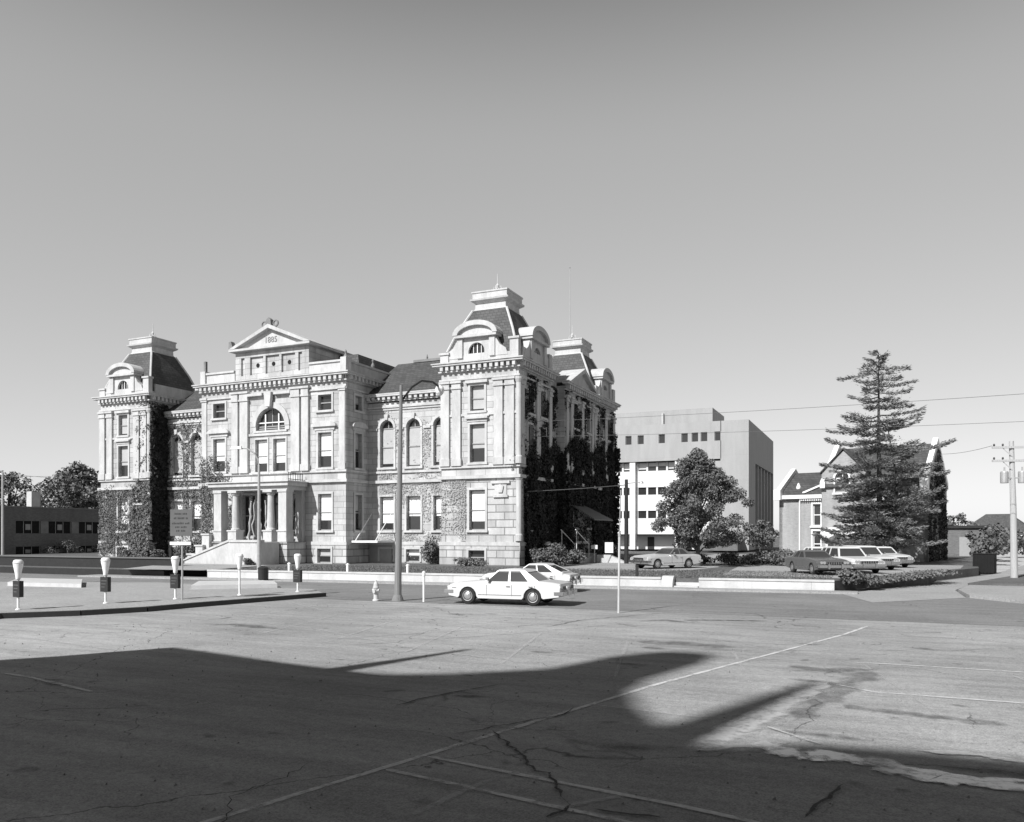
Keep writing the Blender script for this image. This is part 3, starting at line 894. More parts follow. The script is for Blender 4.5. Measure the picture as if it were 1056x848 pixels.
def tower_side(x1, y0, y1, F, ops3=True, full=True, corner=True):
    c = (y0 + y1) / 2
    ops = []
    if full:
        for k in (-0.95, 1.35):
            u = c + k
            ops += [(u - 0.48, u + 0.48, 11.1, 13.0), (u - 0.5, u + 0.5, 7.6, 10.3), (u - 0.5, u + 0.5, 2.95, 5.7)]
    wall(F, y0, y1, WT, TZ + 0.25, ops, 'stone')
    wall(Frame((F.o[0] + 0.1, 0), F.u, F.n), y0, y1, GZ, WT, (), 'stone_base', 'base_wall')
    for o in ops:
        window(F, o, CH, 0.0)
    for u in (-2.6, 0.2, 2.6):
        pilaster(F, c + u, 0.55, S1 + 0.063, 13.32, 0.5)
    strings(F, y0, y1, 0, 0)
    cornice(F, y0, y1, TZ, 0, 1)
    mb = MB()
    for u in (y1 - 0.3,):
        mb.fbox(F, u - 0.32, u + 0.32, -0.3, 0.12, TZ + 0.003, TZ + 1.3)
    mb.fbox(F, y0 + 0.63, y1 - 0.63, -0.3, 0.02, TZ + 0.003, TZ + 0.9)
    mb.build('parapet', 'trim', CH)
    if full:
        dormer(F, c + 0.35, TZ + 0.3)

# two front towers and the rear right one
tower_front(RT0, RT1, FT)
tower_front(LT0, LT1, FT)
tower_side(RT1, YF, 56.35, RTf)
tower_side(LT1, YF, 56.35, right(LT1), full=False)
RY0 = 66.3
tower_side(RT1, RY0, YB, RTf)
mb = MB()
for (x0, x1, y0, y1) in ((RT0, RT1, YF, 56.35), (LT0, LT1, YF, 56.35), (RT0, RT1, RY0, YB)):
    z = TZ + 0.25
    mb.face([(x0, y0, GZ), (x0, y1, GZ), (x0, y1, z), (x0, y0, z)])
    mb.face([(x0, y1, 10), (x1, y1, 10), (x1, y1, z), (x0, y1, z)])
    mb.face([(x0 + .02, y0 + .02, TZ + 0.15), (x1 - .02, y0 + .02, TZ + 0.15), (x1 - .02, y1 - .02, TZ + 0.15), (x0 + .02, y1 - .02, TZ + 0.15)])
mb.face([(RT0, RY0, 12), (RT1, RY0, 12), (RT1, RY0, TZ + 0.25), (RT0, RY0, TZ + 0.25)])
mb.face([(LT0, YB, GZ), (RT1, YB, GZ), (RT1, YB, TZ), (LT0, YB, TZ)])
mb.face([(LT0, 56.3, GZ), (LT0, YB, GZ), (LT0, YB, 13.2), (LT0, 56.3, 13.2)])
mb.build('rear_wall', 'stone', CH, recalc=False)
for cx, cy in (((RT0 + RT1) / 2, YF + 2.98), ((LT0 + LT1) / 2, YF + 2.98), ((RT0 + RT1) / 2, RY0 + 2.95)):
    mansard(cx, cy)
# corner shafts at the front right corner
mb = MB()
for x, y in ((RT1 + 0.02, YF - 0.02), (LT1 + 0.02, YF - 0.02)):
    mb.lathe(x, y, [(0.26, WT + 0.2), (0.26, 2.6), (0.2, 2.7), (0.2, 6.3), (0.27, 6.45)], 12)
    mb.lathe(x, y, [(0.26, S1 + 0.1), (0.26, 7.9), (0.19, 8.0), (0.19, 12.9), (0.28, 13.15), (0.28, 13.3)], 12)
mb.build('corner_shaft', 'trim', CH, smooth=False)

# ---- wings
def wing(x0, x1, centres):
    ops = []
    specs = []
    for i, c in enumerate(centres):
        a = (c - 0.58, c + 0.62, 7.7, 11.25, True); b = (c - 0.58, c + 0.62, 2.95, 5.5); d = (c - 0.55, c + 0.6, 0.62, 1.55)
        ops += [a, b]; specs.append((a, b, d))
    wall(FW, x0, x1, WT, 12.6, ops, 'stone')
    wall(front(YW - 0.1), x0, x1, GZ, WT, [s[2] for s in specs], 'stone_base', 'base_wall')
    for k, (a, b, d) in enumerate(specs):
        window(FW, a, CH, 0.9 if k % 2 == 0 else 0.95, 'blind_and_reflection')  # grey sheet paints the reflection seen in the arched panes
        window(FW, b, CH, 0.78 if k == 0 else 0.58, 'blind')
        window(front(YW - 0.1), d, CH, 0.5, 'blind', sill=False)
    strings(FW, x0, x1, 0, 0, mid=False)
    cornice(FW, x0, x1, 13.22, 0, 0, 0.45, 0.55, 0.5, 0.5)
    mb = MB()
    cs = sorted(centres)
    edges = [x0] + [v for c in cs for v in (c - 0.82, c + 0.86)] + [x1]
    for a, b in zip(edges[::2], edges[1::2]):
        a, b = max(a, x0), min(b, x1)
        if b - a > 0.1:
            mb.fbox(FW, a, b, 0, 0.12, 10.5, 10.68)
    mb.fbox(FW, x0, x1, 0, 0.08, 12.0, 12.1)
    mb.build('impost_band', 'trim', CH)
wing(PV1, RT0, (-33.72, -31.4, -29.1))
wing(LT1, PV0, (-50.5, -52.75, -55.0))

# ---- middle pavilion
PC = (PV0 + PV1) / 2
PZ = 14.55
ar = (PC - 1.38, PC + 1.42, 10.62, 12.35, True)
dw = [(PC - 1.45, PC - 0.28, 7.45, 9.95), (PC + 0.3, PC + 1.47, 7.45, 9.95)]
sides = []
for s in (-1, 1):
    u = PC + s * 5.1
    sides += [(u - 0.6, u + 0.6, 11.85, 13.0, False), (u - 0.6, u + 0.6, 7.6, 10.2, False), (u - 0.6, u + 0.6, 2.95, 5.65, False)]
bw = [(PC + s * 5.1 - 0.6, PC + s * 5.1 + 0.6, 0.55, 1.6) for s in (-1, 1)]
doors = [(PC - 1.15, PC + 1.15, 2.32, 5.8), (PC - 2.75, PC - 1.45, 2.5, 5.7), (PC + 1.45, PC + 2.75, 2.5, 5.7)]
ar_op = (ar[0], ar[1], ar[2], ar[3])
wall(FP, PV0, PV1, WT, PZ - 0.5, [ar] + dw + sides + doors, 'stone')
wall(front(YP - 0.1), PV0 - 0.1, PV1 + 0.1, GZ, WT, bw, 'stone_base', 'base_wall')
w = window(FP, ar, CH, 0.0, sill=True, surround=0.4)
mb = MB()
for u in (-0.62, 0.66):
    mb.fbox(FP, PC + u - 0.05, PC + u + 0.05, -0.24, -0.14, 10.62, 11.9)
mb.fbox(FP, PC - 1.3, PC + 1.34, -0.24, -0.15, 11.2, 11.28)
mb.build('mullion', 'sash_white', w)
for o in dw:
    window(FP, o, CH, 0.72, 'blind', surround=0.12)
for i, o in enumerate(sides):
    window(FP, o, CH, (0.0, 0.66, 0.72)[i % 3], 'blind', hood=(None, 'curved', None)[i % 3])
for o in bw:
    window(front(YP - 0.1), o, CH, 0.55, 'blind_and_reflection')
for o in doors[1:]:
    window(FP, o, CH, 0.0)
d = MB(); o = doors[0]
d.fbox(FP, o[0], o[1], -0.3, -0.25, o[2], o[3])
d = d.build('door', 'metal_dark', CH)
q = MB(); q.fbox(FP, PC - 1.05, PC - 0.06, -0.248, -0.24, 2.7, 4.9); q.fbox(FP, PC + 0.06, PC + 1.05, -0.248, -0.24, 2.7, 4.9); q.fbox(FP, PC - 1.05, PC + 1.05, -0.248, -0.24, 5.05, 5.7)
q.build('door_pane', 'glass', d)
for u, w_ in ((-3.38, 0.62), (-2.48, 0.78), (2.48, 0.78), (3.38, 0.62)):
    pilaster(FP, PC + u, w_, S1 + 0.063, 13.72, 0.75, 0.22)
for u in (-6.65, 6.65):
    pilaster(FP, PC + u, 0.5, S1 + 0.063, 13.5, 0.3, 0.08)
strings(FP, PV0, PV1, 1, 1, mid=False)
cornice(FP, PV0, PV1, PZ, 1, 1, 0.45)
mb = MB()
mb.fbox(FP, PC - 2.05, PC + 2.05, 0, 0.12, 10.24, 10.42)
mb.fbox(FP, PC - 2.05, PC - 0.62, 0.003, 0.3, 13.3, 13.5); mb.fbox(FP, PC + 0.5, PC + 2.05, 0.003, 0.3, 13.3, 13.5)
mb.fprism(FP, [(PC - 0.2, 12.4), (PC + 0.24, 12.4), (PC + 0.36, 13.5), (PC - 0.32, 13.5)], 0.12, 0.42)
mb.build('arch_moulding', 'trim', CH)
# pavilion right flank
FR = right(PV1)
so_ = [(50.5, 51.4, 11.9, 13.0), (50.5, 51.4, 7.6, 10.2), (50.5, 51.4, 2.95, 5.6)]
wall(FR, YP, YW, WT, PZ, so_, 'stone')
wall(right(PV1 + 0.1), YP - 0.1, YW, GZ, WT, (), 'stone_base', 'base_wall')
for o in so_: window(FR, o, CH, 0.45, 'blind_and_reflection', hood='curved' if o[2] == 7.6 else None)
mb = MB()
for z0, z1, p in ((WT - 0.13, WT + 0.12, 0.14), (S0 - 0.12, S0 + 0.1, 0.2), (S1 - 0.1, S1 + 0.06, 0.13)):
    mb.fbox(FR, YP, YW - 0.25, 0, p, z0, z1)
mb.build('string_course', 'trim', CH)
cornice(FR, YP, 56.0, PZ, 0, 0, 0.45)
wall(FR, YW, 56, 12, PZ, (), 'stone')
FL = Frame((PV0, 0), (0, 1), (-1, 0))
wall(FL, YP, 56.0, GZ, PZ, (), 'stone')
# parapet, attic and pediment
mb = MB()
for a, b in ((PV0, PC - 3.6), (PC + 3.6, PV1)):
    mb.fbox(FP, a + 0.35, b, -0.35, -0.05, PZ + 0.003, PZ + 0.8) if a == PV0 else mb.fbox(FP, a, b - 0.35, -0.35, -0.05, PZ + 0.003, PZ + 0.8)
    mb.fbox(FP, a, b, -0.42, 0.05, PZ + 0.803, PZ + 0.95)
for u in (PV0 + 0.18, PV1 - 0.18):
    mb.fbox(FP, u - 0.25, u + 0.25, -0.55, 0.1, PZ + 0.003, PZ + 1.1)
mb.fbox(FR, YP + 0.6, 55.8, -0.35, -0.05, PZ + 0.003, PZ + 0.8)
mb.fbox(FR, YP + 0.46, 55.8, -0.42, 0.05, PZ + 0.803, PZ + 0.95)
mb.build('parapet', 'trim', CH)
mb = MB()
mb.box(PV0 + 0.08, PV0 + 0.28, YP + 0.12, YP + 0.32, PZ + 1.103, PZ + 1.95)
for x, y in ((PV1 - 0.2, YP + 0.25), (PV1 - 0.2, 53.2)):
    mb.lathe(x, y, [(0.1, PZ + 0.953), (0.16, PZ + 1.15), (0.05, PZ + 1.4), (0.1, PZ + 1.55), (0.02, PZ + 1.7)], 8)
mb.build('parapet_finial', 'stone_dark', CH)
A0, A1, AZ = PC - 3.5, PC + 3.58, 16.88
FA = front(YP + 0.04)
pans = [(PC - 2.95, PC - 2.6, 15.0, 16.4), (PC - 2.05, PC - 0.75, 15.0, 16.4), (PC - 0.52, PC + 0.78, 15.0, 16.4), (PC + 1.0, PC + 2.3, 15.0, 16.4), (PC + 2.6, PC + 2.95, 15.0, 16.4)]
mb = MB()
wall_mb(mb, FA, A0, A1, PZ, AZ, pans, 0.16)
for o in pans:
    mb.face([FA.P(o[0], -0.16, o[2]), FA.P(o[1], -0.16, o[2]), FA.P(o[1], -0.16, o[3]), FA.P(o[0], -0.16, o[3])])
for x in (A0, A1):
    mb.face([(x, YP + 0.04, PZ), (x, YP + 4, PZ), (x, YP + 4, AZ), (x, YP + 0.04, AZ)])
mb.face([(A0, YP + 4, PZ), (A1, YP + 4, PZ), (A1, YP + 4, AZ), (A0, YP + 4, AZ)])
at_ = mb.build('attic_wall', 'stone', CH, recalc=False)
mb = MB()
for o in pans[1:4]:
    c = (o[0] + o[1]) / 2
    mb.fprism(FA, arc(c, 15.75, 0.17, 0, 2 * math.pi, 14)[:-1], -0.157, -0.14)
mb.build('roundel', 'dark', at_)
mb = MB()
APX = 18.7
mb.fbox(FA, A0 - 0.35, A1 + 0.35, -4.0, 0.4, AZ + 0.002, AZ + 0.17)
mb.fprism(FA, [(A0, AZ + 0.172), (A1, AZ + 0.172), ((A0 + A1) / 2, APX - 0.28)], -4.0, 0.05)
for s, a in ((-1, A0 - 0.4), (1, A1 + 0.4)):
    mc = (A0 + A1) / 2
    mb.fprism(FA, [(a, AZ + 0.175), (a - s * 0.55, AZ + 0.175), (mc, APX - 0.3), (mc, APX)], -4.0, 0.42)
pd = mb.build('pediment', 'trim', CH)
mb = MB(); mc = (A0 + A1) / 2
mb.fprism(FA, [(mc - 0.25, APX - 0.1), (mc + 0.25, APX - 0.1), (mc + 0.2, APX + 0.35), (mc, APX + 0.5), (mc - 0.2, APX + 0.35)], 0.0, 0.35)
for s in (-1, 1):
    pts = arc(mc + s * 0.55, APX + 0.05, 0.22, 0, 2 * math.pi, 10)
    mb.tube([FA.P(u, 0.15, z) for u, z in pts], 0.07, 6)
mb.fprism(FA, [(A0 - 0.45, AZ + 0.25), (A0 - 0.05, AZ + 0.4), (A0 - 0.2, AZ + 0.85), (A0 - 0.42, AZ + 0.8)], -0.1, 0.3)
mb.build('acroterion', 'stone_dark', pd)

def text_mesh(body, size, extrude, name, m, parent, mw):
    cu = bpy.data.curves.new(name, 'FONT'); cu.body = body; cu.size = size; cu.extrude = extrude
    cu.align_x = 'CENTER'; cu.align_y = 'CENTER'
    t = bpy.data.objects.new(name, cu); col.objects.link(t)
    bpy.context.view_layer.update()
    me = bpy.data.meshes.new_from_object(t)
    bpy.data.objects.remove(t); bpy.data.curves.remove(cu)
    me.transform(mw); me.materials.clear(); me.materials.append(M[m])
    o = bpy.data.objects.new(name, me); col.objects.link(o); o.parent = parent
    return o
text_mesh('1885', 0.62, 0.02, 'date', 'stone_dark', pd, Matrix.Translation((mc, YP + 0.04 - 0.06, 17.55)) @ Matrix.Rotation(math.pi / 2, 4, 'X'))

# roofs
mb = MB()
ex0, ex1 = PV1, RT0
def main_roof(x0, x1):
    z0, zt = 13.2, 16.55
    y0, ya, yb, y1 = YW - 0.35, 57.0, 66.5, YB
    mb.face([(x0, y0, z0), (x1, y0, z0), (x1, ya, zt), (x0, ya, zt)])
    mb.face([(x0, ya, zt), (x1, ya, zt), (x1, yb, zt), (x0, yb, zt)])
    mb.face([(x0, yb, zt), (x1, yb, zt), (x1, y1, z0), (x0, y1, z0)])
main_roof(PV1 - 0.3, RT0 + 1.5)
main_roof(LT1 - 1.5, PV0 + 0.3)
# right flank slope
mb.face([(-22.5, 56.0, 14.3), (-22.5, 66.5, 14.3), (-26.5, 66.5, 16.55), (-26.5, 56.0, 16.55)])
mb.box(-28.3, -26.5, 56.0, 66.5, 14, 16.5)
# pavilion: steep flanks and flat top
a, b = PV0 + 0.6, PV1 - 0.6
mb.prism([(a, 52.2, PZ - 0.2), (b, 52.2, PZ - 0.2), (b, 68, PZ - 0.2), (a, 68, PZ - 0.2)],
         [(a + 1.0, 53.2, 16.75), (b - 1.0, 53.2, 16.75), (b - 1.0, 67, 16.75), (a + 1.0, 67, 16.75)])
mb.prism([(A0 + .2, YP + 3.9, AZ + .1), (A1 - .2, YP + 3.9, AZ + .1), (mc, YP + 3.9, APX - .1)], [(A0 + .2, 60, AZ + .1), (A1 - .2, 60, AZ + .1), (mc, 60, APX - .1)])
mr = mb.build('main_roof', 'slate', CH, recalc=False)
mb = MB()
mb.box(-34.2, -29.5, 56.9, 57.2, 16.552, 16.75); mb.box(-55.5, -50, 56.9, 57.2, 16.552, 16.75)
for x in (-33.0, -31.2, -29.4, -51, -53, -55):
    mb.lathe(x, 57.05, [(0.06, 16.752), (0.1, 16.9), (0.02, 17.15)], 6)
mb.build('ridge_cresting', 'stone_dark', mr)
mb = MB(); mb.box(-24.1, -23.2, 57.0, 57.9, 14.3, 17.1); mb.box(-24.25, -23.05, 56.85, 58.05, 17.102, 17.35)
mb.build('chimney', 'trim', mr)
# ---- right flank of the building
SM0, SM1 = 58.3, 65.8
LK = right(RT1 - 0.3)
for y0, y1 in ((56.35, SM0), (SM1, RY0)):
    wall(LK, y0, y1, GZ, 14.3, (), 'stone')
mo = []
for u in (60.7, 63.75):
    mo += [(u - 0.45, u + 0.45, 11.0, 12.95), (u - 0.5, u + 0.5, 7.6, 10.2), (u - 0.5, u + 0.5, 3.2, 5.7)]
mo.append((61.5, 62.9, 0.75, 2.9))
wall(RTm, SM0, SM1, GZ, 14.0, mo, 'stone')
for o in mo[:-1]: window(RTm, o, CH, 0.0)
d = MB(); d.fbox(RTm, 61.5, 62.9, -0.3, -0.25, 0.75, 2.9); d = d.build('door', 'sash', CH)
q = MB(); q.fbox(RTm, 61.65, 62.12, -0.248, -0.24, 1.5, 2.7); q.fbox(RTm, 62.28, 62.75, -0.248, -0.24, 1.5, 2.7); q.build('door_pane', 'glass', d)
mb = MB()
for y in (SM0, SM1):
    mb.face([(RT1 - 0.3, y, GZ), (RT1 + 0.35, y, GZ), (RT1 + 0.35, y, 14), (RT1 - 0.3, y, 14)])
mb.build('return_wall', 'stone', CH, recalc=False)
for u in (58.65, 59.6, 62.2, 64.75, 65.45):
    pilaster(RTm, u, 0.5, S1 + 0.063, 13.3, 0.5)
mb = MB()
for z0, z1, p in ((WT - 0.13, WT + 0.12, 0.14), (S0 - 0.12, S0 + 0.1, 0.2), (S1 - 0.1, S1 + 0.06, 0.13)):
    mb.fbox(RTm, SM0, SM1, 0, p, z0, z1)
mb.build('string_course', 'trim', CH)
cornice(RTm, SM0, SM1, 14.3, 1, 1, 0.45)
mb = MB(); c = (SM0 + SM1) / 2
mb.fprism(RTm, [(SM0 + 0.4, 14.303), (SM1 - 0.4, 14.303), (c, 15.75)], -1.6, 0.05)
for s, a in ((-1, SM0 + 0.1), (1, SM1 - 0.1)):
    mb.fprism(RTm, [(a, 14.305), (a - s * 0.6, 14.305), (c, 15.62), (c, 15.95)], -1.6, 0.4)
mb.build('side_pediment', 'trim', CH)

# ---- porch
PO0, PO1, POY = PC - 3.6, PC + 3.35, 47.2
FO = front(POY)
DK = 2.12
mb = MB()
mb.box(PO0 - 0.1, PO1 + 0.1, POY - 0.08, YP - 0.11, GZ, DK - 0.12)
mb.box(PO0 - 0.2, PO1 + 0.2, POY - 0.2, YP - 0.115, DK - 0.118, DK)
por = mb.build('porch', 'stone_base', CH)
def shaft(x, y, square):
    mb = MB()
    if square:
        mb.box(x - 0.36, x + 0.36, y - 0.36, y + 0.36, DK + 0.86, 5.75)
    else:
        mb.lathe(x, y, [(0.33, DK + 0.86), (0.33, DK + 0.96), (0.27, DK + 1.02), (0.26, 4.0), (0.22, 5.55), (0.3, 5.6), (0.3, 5.75)], 16)
    mb.box(x - 0.4, x + 0.4, y - 0.4, y + 0.4, DK + 0.003, DK + 0.75)
    mb.box(x - 0.46, x + 0.46, y - 0.46, y + 0.46, DK + 0.752, DK + 0.858)
    mb.box(x - 0.42, x + 0.42, y - 0.42, y + 0.42, 5.752, 5.92)
    mb.build('column', 'trim', por)
yc = POY + 0.36
for x, sq in ((PO0 + 0.4, True), (PO0 + 1.85, False), (PO1 - 1.75, False), (PO1 - 0.4, True)):
    shaft(x, yc, sq)
for x in (PO0 + 0.4, PO1 - 0.4):
    mb = MB(); mb.box(x - 0.3, x + 0.3, YP - 0.35, YP - 0.003, DK + 0.003, 5.92); mb.build('column', 'trim', por)
mb = MB()
mb.box(PO0 - 0.05, PO1 + 0.05, POY, POY + 0.75, 5.922, 6.2)
for x in (PO0 - 0.05, PO1 - 0.7):
    mb.box(x, x + 0.75, POY + 0.752, YP - 0.003, 5.922, 6.2)
mb.box(PO0 - 0.3, PO1 + 0.3, POY - 0.25, YP - 0.21, 6.202, 6.48)
mb.build('porch_entablature', 'trim', por)
mb = MB()
mb.box(PO0 - 0.42, PO1 + 0.42, POY - 0.38, YP - 0.21, 6.482, 6.56)
mb.build('porch_roof', 'lead', por)
mb = MB()
for y0 in (POY + 0.6,):
    for x in (PO1 - 0.1,):
        mb.tube([(x, POY + 0.3, 7.15), (x, YP - 0.3, 7.15)], 0.03); mb.tube([(x, POY + 0.3, 6.7), (x, YP - 0.3, 6.7)], 0.03)
        for k in range(7):
            y = POY + 0.3 + k * 0.27
            mb.tube([(x, y, 6.56), (x, y, 7.2)], 0.022)
mb.build('porch_railing', 'metal_dark', por)
# landing wall and the flight that comes down to the left
mb = MB()
LX0, LX1, LY = -42.3, -39.5, 45.0
mb.box(LX0, LX1, LY, POY - 0.21, GZ, DK - 0.03)
mb.prism([(LX0, LY, GZ), (LX0, LY, DK + 0.02), (-46.6, LY, 0.72), (-46.6, LY, GZ)], [(LX0, LY + 0.28, GZ), (LX0, LY + 0.28, DK + 0.02), (-46.6, LY + 0.28, 0.72), (-46.6, LY + 0.28, GZ)])
mb.prism([(LX0, LY - 0.08, DK + 0.02), (LX0, LY - 0.08, DK + 0.16), (-46.75, LY - 0.08, 0.82), (-46.75, LY - 0.08, 0.68)], [(LX0, LY + 0.36, DK + 0.02), (LX0, LY + 0.36, DK + 0.16), (-46.75, LY + 0.36, 0.82), (-46.75, LY + 0.36, 0.68)])
mb.box(LX0 + 0.01, LX1 + 0.08, LY - 0.08, LY + 0.36, DK - 0.027, DK + 0.14)
mb.build('stair_wall', 'trim', por)
mb = MB()
for k in range(10):
    x1 = LX0 - k * 0.43; z1 = DK - 0.03 - (k + 1) * 0.15
    mb.box(x1 - 0.43, x1 - 0.002, LY + 0.285, POY - 0.215, GZ, max(z1, GZ + 0.02))
mb.build('stair', 'kerb', por)
mb = MB()
for k, (x, z) in enumerate(((-47.3, 1.1), (-46.75, 1.75), (-46.35, 2.6))):
    mb.box(x - 0.35, x + 0.35, 46.3 + k * 0.25, 47.1 + k * 0.2, GZ, z); mb.box(x - 0.42, x + 0.42, 46.23 + k * 0.25, 47.17 + k * 0.2, z + 0.002, z + 0.12)
mb.build('stair_pedestal', 'trim', por)
# small side entrance canopy in the angle of the pavilion
mb = MB(); mb.box(-36.3 + 1.05, -33.0, 49.9, 52.1, 2.05, 2.2)
ca = mb.build('entrance_canopy', 'sash_white', CH)
mb = MB()
for x in (-35.05, -33.3):
    mb.tube([(x, 50.1, 2.2), (x - 0.0, 52.2, 4.2)], 0.035)
mb.build('tie_rod', 'metal_white', ca)
mb = MB(); mb.fbox(front(YW - 0.12), -35.2, -33.2, 0.0, 0.03, 0.5, 1.85); mb.build('basement_door', 'sash', CH)
# side entrance: awning, ramp, railings
mb = MB(); P = RTm.P
mb.prism([P(59.6, 0.0, 4.95), P(62.8, 0.0, 4.95), P(64.6, 1.9, 3.75), P(59.8, 1.9, 3.75)], [P(59.6, 0.0, 5.05), P(62.8, 0.0, 5.05), P(64.6, 1.9, 3.85), P(59.8, 1.9, 3.85)])
mb.build('awning', 'sign', CH)

# the flagpole on the rear tower
mb = MB(); mb.tube([(-25.6, 70.2, 19.95), (-25.6, 70.2, 27.0)], [0.045, 0.022]); mb.lathe(-25.6, 70.2, [(0.01, 27.0), (0.07, 27.06), (0.01, 27.12)], 8)
tag(mb.build('flagpole', 'metal_grey'), 'thin bare flagpole standing on the rear tower of the courthouse', 'flagpole')

# ------------------------------------------------------------------ ivy
def wob(u, z, seed, sc_=1.0):
    r = np.random.default_rng(seed)
    s = 0
    for k in range(7):
        a, b, p = r.normal(0, 1.0, 1)[0] * sc_ * (1 + k * 0.5), r.normal(0, 1.0, 1)[0] * sc_ * (1 + k * 0.5), r.uniform(0, 6.28)
        s = s + np.sin(a * u + b * z + p) / (1 + k * 0.45)
    return s / 2.6

def ivy(F, u0, u1, z0, z1, per, dens_fn, size, thick, seed, holes=(), hole_p=0.06):
    n = int((u1 - u0) * (z1 - z0) * per)
    u = RNG.uniform(u0, u1, n); z = RNG.uniform(z0, z1, n)
    p = np.clip(dens_fn(u, z), 0, 1)
    for h in holes:
        inside = (u > h[0]) & (u < h[1]) & (z > h[2]) & (z < h[3])
        p = np.where(inside, p * hole_p, p)
    k = RNG.uniform(0, 1, n) < p
    u, z = u[k], z[k]
    bulge = np.clip(0.5 + 0.5 * wob(u, z, seed + 50, 1.6), 0.05, 1)
    o = RNG.uniform(0.02, 1, len(u)) ** 0.7 * thick * bulge + 0.03
    P = np.stack([F.o[0] + F.u[0] * u + F.n[0] * o, F.o[1] + F.u[1] * u + F.n[1] * o, z], axis=1)
    N = np.tile(np.array([F.n[0], F.n[1], 0.45]), (len(u), 1))
    return leaf_quads(P, N, size, RNG, 0.5 if size > 0.08 else 0.2)

def plant_mesh(name, arrs, m, label, cat, group=None):
    mb = MB()
    for a in arrs: mb.quads(a)
    return tag(mb.build(name, m, recalc=False), label, cat, group)

TWH = [(-59.9, -58.4, 2.9, 5.8), (-59.9, -58.4, 0.5, 1.7)]
plant_mesh('ivy', [
    ivy(FT, -62.1, -56.0, 0.4, 7.4, 330, lambda u, z: 0.95 + 0.5 * wob(u, z, 3) - np.clip((z - 6.2) / 0.8, 0, 1.2) - 0.35 * (u < -61.2), 0.105, 0.34, 3, TWH, 0.35),
    ivy(FT, -57.6, -56.0, 6.5, 14.3, 260, lambda u, z: 0.75 + 0.5 * wob(u, z, 5) - (z - 7) * 0.045 - (-56.8 - u) * 0.35, 0.105, 0.28, 5),
    ivy(FT, -57.9, -55.9, 0.4, 6.8, 300, lambda u, z: 0.8 + 0.4 * wob(u, z, 6, 1.5), 0.125, 0.8, 6)],
    'ivy_mid', 'thick leafy ivy over the front of the corner tower nearest the flat roofed office', 'ivy')
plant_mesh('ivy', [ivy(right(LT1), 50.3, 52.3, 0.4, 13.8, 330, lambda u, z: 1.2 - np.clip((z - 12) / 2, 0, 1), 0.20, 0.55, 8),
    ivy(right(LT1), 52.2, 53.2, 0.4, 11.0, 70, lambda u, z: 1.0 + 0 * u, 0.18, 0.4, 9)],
    'ivy_shaded', 'ivy coloured near black as shade, filling the sunless flank of the corner tower behind the sign', 'ivy')
LWH = [(c - 0.55, c + 0.6, a, b) for c in (-50.5, -52.75, -55.0) for a, b in ((7.7, 11.0), (2.9, 5.5))]
plant_mesh('ivy', [ivy(FW, -56.0, -49.4, 0.4, 12.3, 230, lambda u, z: 0.70 + 0.6 * wob(u, z, 12) - np.clip((z - 10.5) / 3, 0, 1), 0.105, 0.26, 12, LWH, 0.12),
    ivy(FP, -49.35, -46.0, 0.4, 9.3, 260, lambda u, z: 0.95 + 0.5 * wob(u, z, 14) - np.clip((z - 6.3) / 3.0, 0, 1.2) - np.clip((u + 47.6) * 0.5, 0, 1) * (z > 5), 0.105, 0.3, 14, [(-48.1, -46.9, 7.6, 10)], 0.1)],
    'ivy_mid', 'ragged ivy on the wing between the ivy clad corner tower and the porch', 'ivy')
RWH = [(c - 0.58, c + 0.62, a, b) for c in (-33.72, -31.4, -29.1) for a, b in ((7.7, 11.25), (2.9, 5.5), (0.6, 1.6))]
plant_mesh('creeper', [ivy(FW, -34.4, -28.05, 0.5, 12.4, 430, lambda u, z: 0.28 + 0.75 * wob(u, z, 21, 1.0) - np.clip((z - 10.0) / 5, 0, 1) + 0.2 * (u > -30.6), 0.065, 0.10, 21, RWH, 0.02)],
    'ivy_pale', 'thin pale creeper on the wing behind the wooden lamp pole', 'creeper')
plant_mesh('creeper', [ivy(FT, -28.05, -26.05, 0.5, 6.4, 480, lambda u, z: 0.34 + 0.75 * wob(u, z, 24, 1.0) - 0.1 * (z > 5.4), 0.065, 0.10, 24),
    ivy(FW, -30.3, -28.4, 0.5, 2.6, 260, lambda u, z: 0.9 + 0.3 * wob(u, z, 26), 0.10, 0.45, 26)],
    'ivy_pale', 'pale creeper low on the front of the corner tower above the nearest white sedan', 'creeper')

def side_density(u, z):
    top = np.interp(u, [50.9, 51.6, 53.2, 56.3, 57.6, 58.4, 60.5, 62.2, 63.6, 65.7, 66.4, 68.5, 70.0, 72.4], [6.5, 8.2, 9.0, 9.4, 10.0, 9.6, 9.7, 10.4, 9.8, 10.4, 11.2, 10.8, 10.8, 11.8])
    top = top + 1.1 * wob(u, z, 31, 1.3)
    return np.clip((top - z) / 0.9, 0, 1.1)
side_leaves = []
for F_, a, b in ((RTf, 51.2, 56.4), (LK, 56.4, 58.3), (RTm, 58.3, 65.8), (LK, 65.8, 66.3), (RTf, 66.3, 72.4)):
    side_leaves.append(ivy(F_, a, b, 0.4, 12.6, 420, side_density, 0.15, 0.5, 33, [(59.6, 64.6, 0.5, 4.6)], 0.12))
    side_leaves.append(ivy(F_, a, b, 6.5, 13.8, 190, lambda u, z: 0.34 + 1.1 * wob(u, z, 35, 1.1) + 0.25 * np.sin(u * 2.3), 0.14, 0.2, 35))
side_leaves.append(ivy(front(SM0), RT1 - 0.3, RT1 + 0.5, 0.5, 9.0, 300, lambda u, z: 1.3 - np.clip((z - 8) / 1, 0, 1), 0.18, 0.4, 39))
side_leaves.append(ivy(front(YB - 0.2), RT1 - 0.2, RT1 + 0.7, 0.5, 10.5, 260, lambda u, z: 1.0 - (u - RT1) * 0.6 + 0.4 * wob(u, z, 37), 0.18, 0.6, 37))
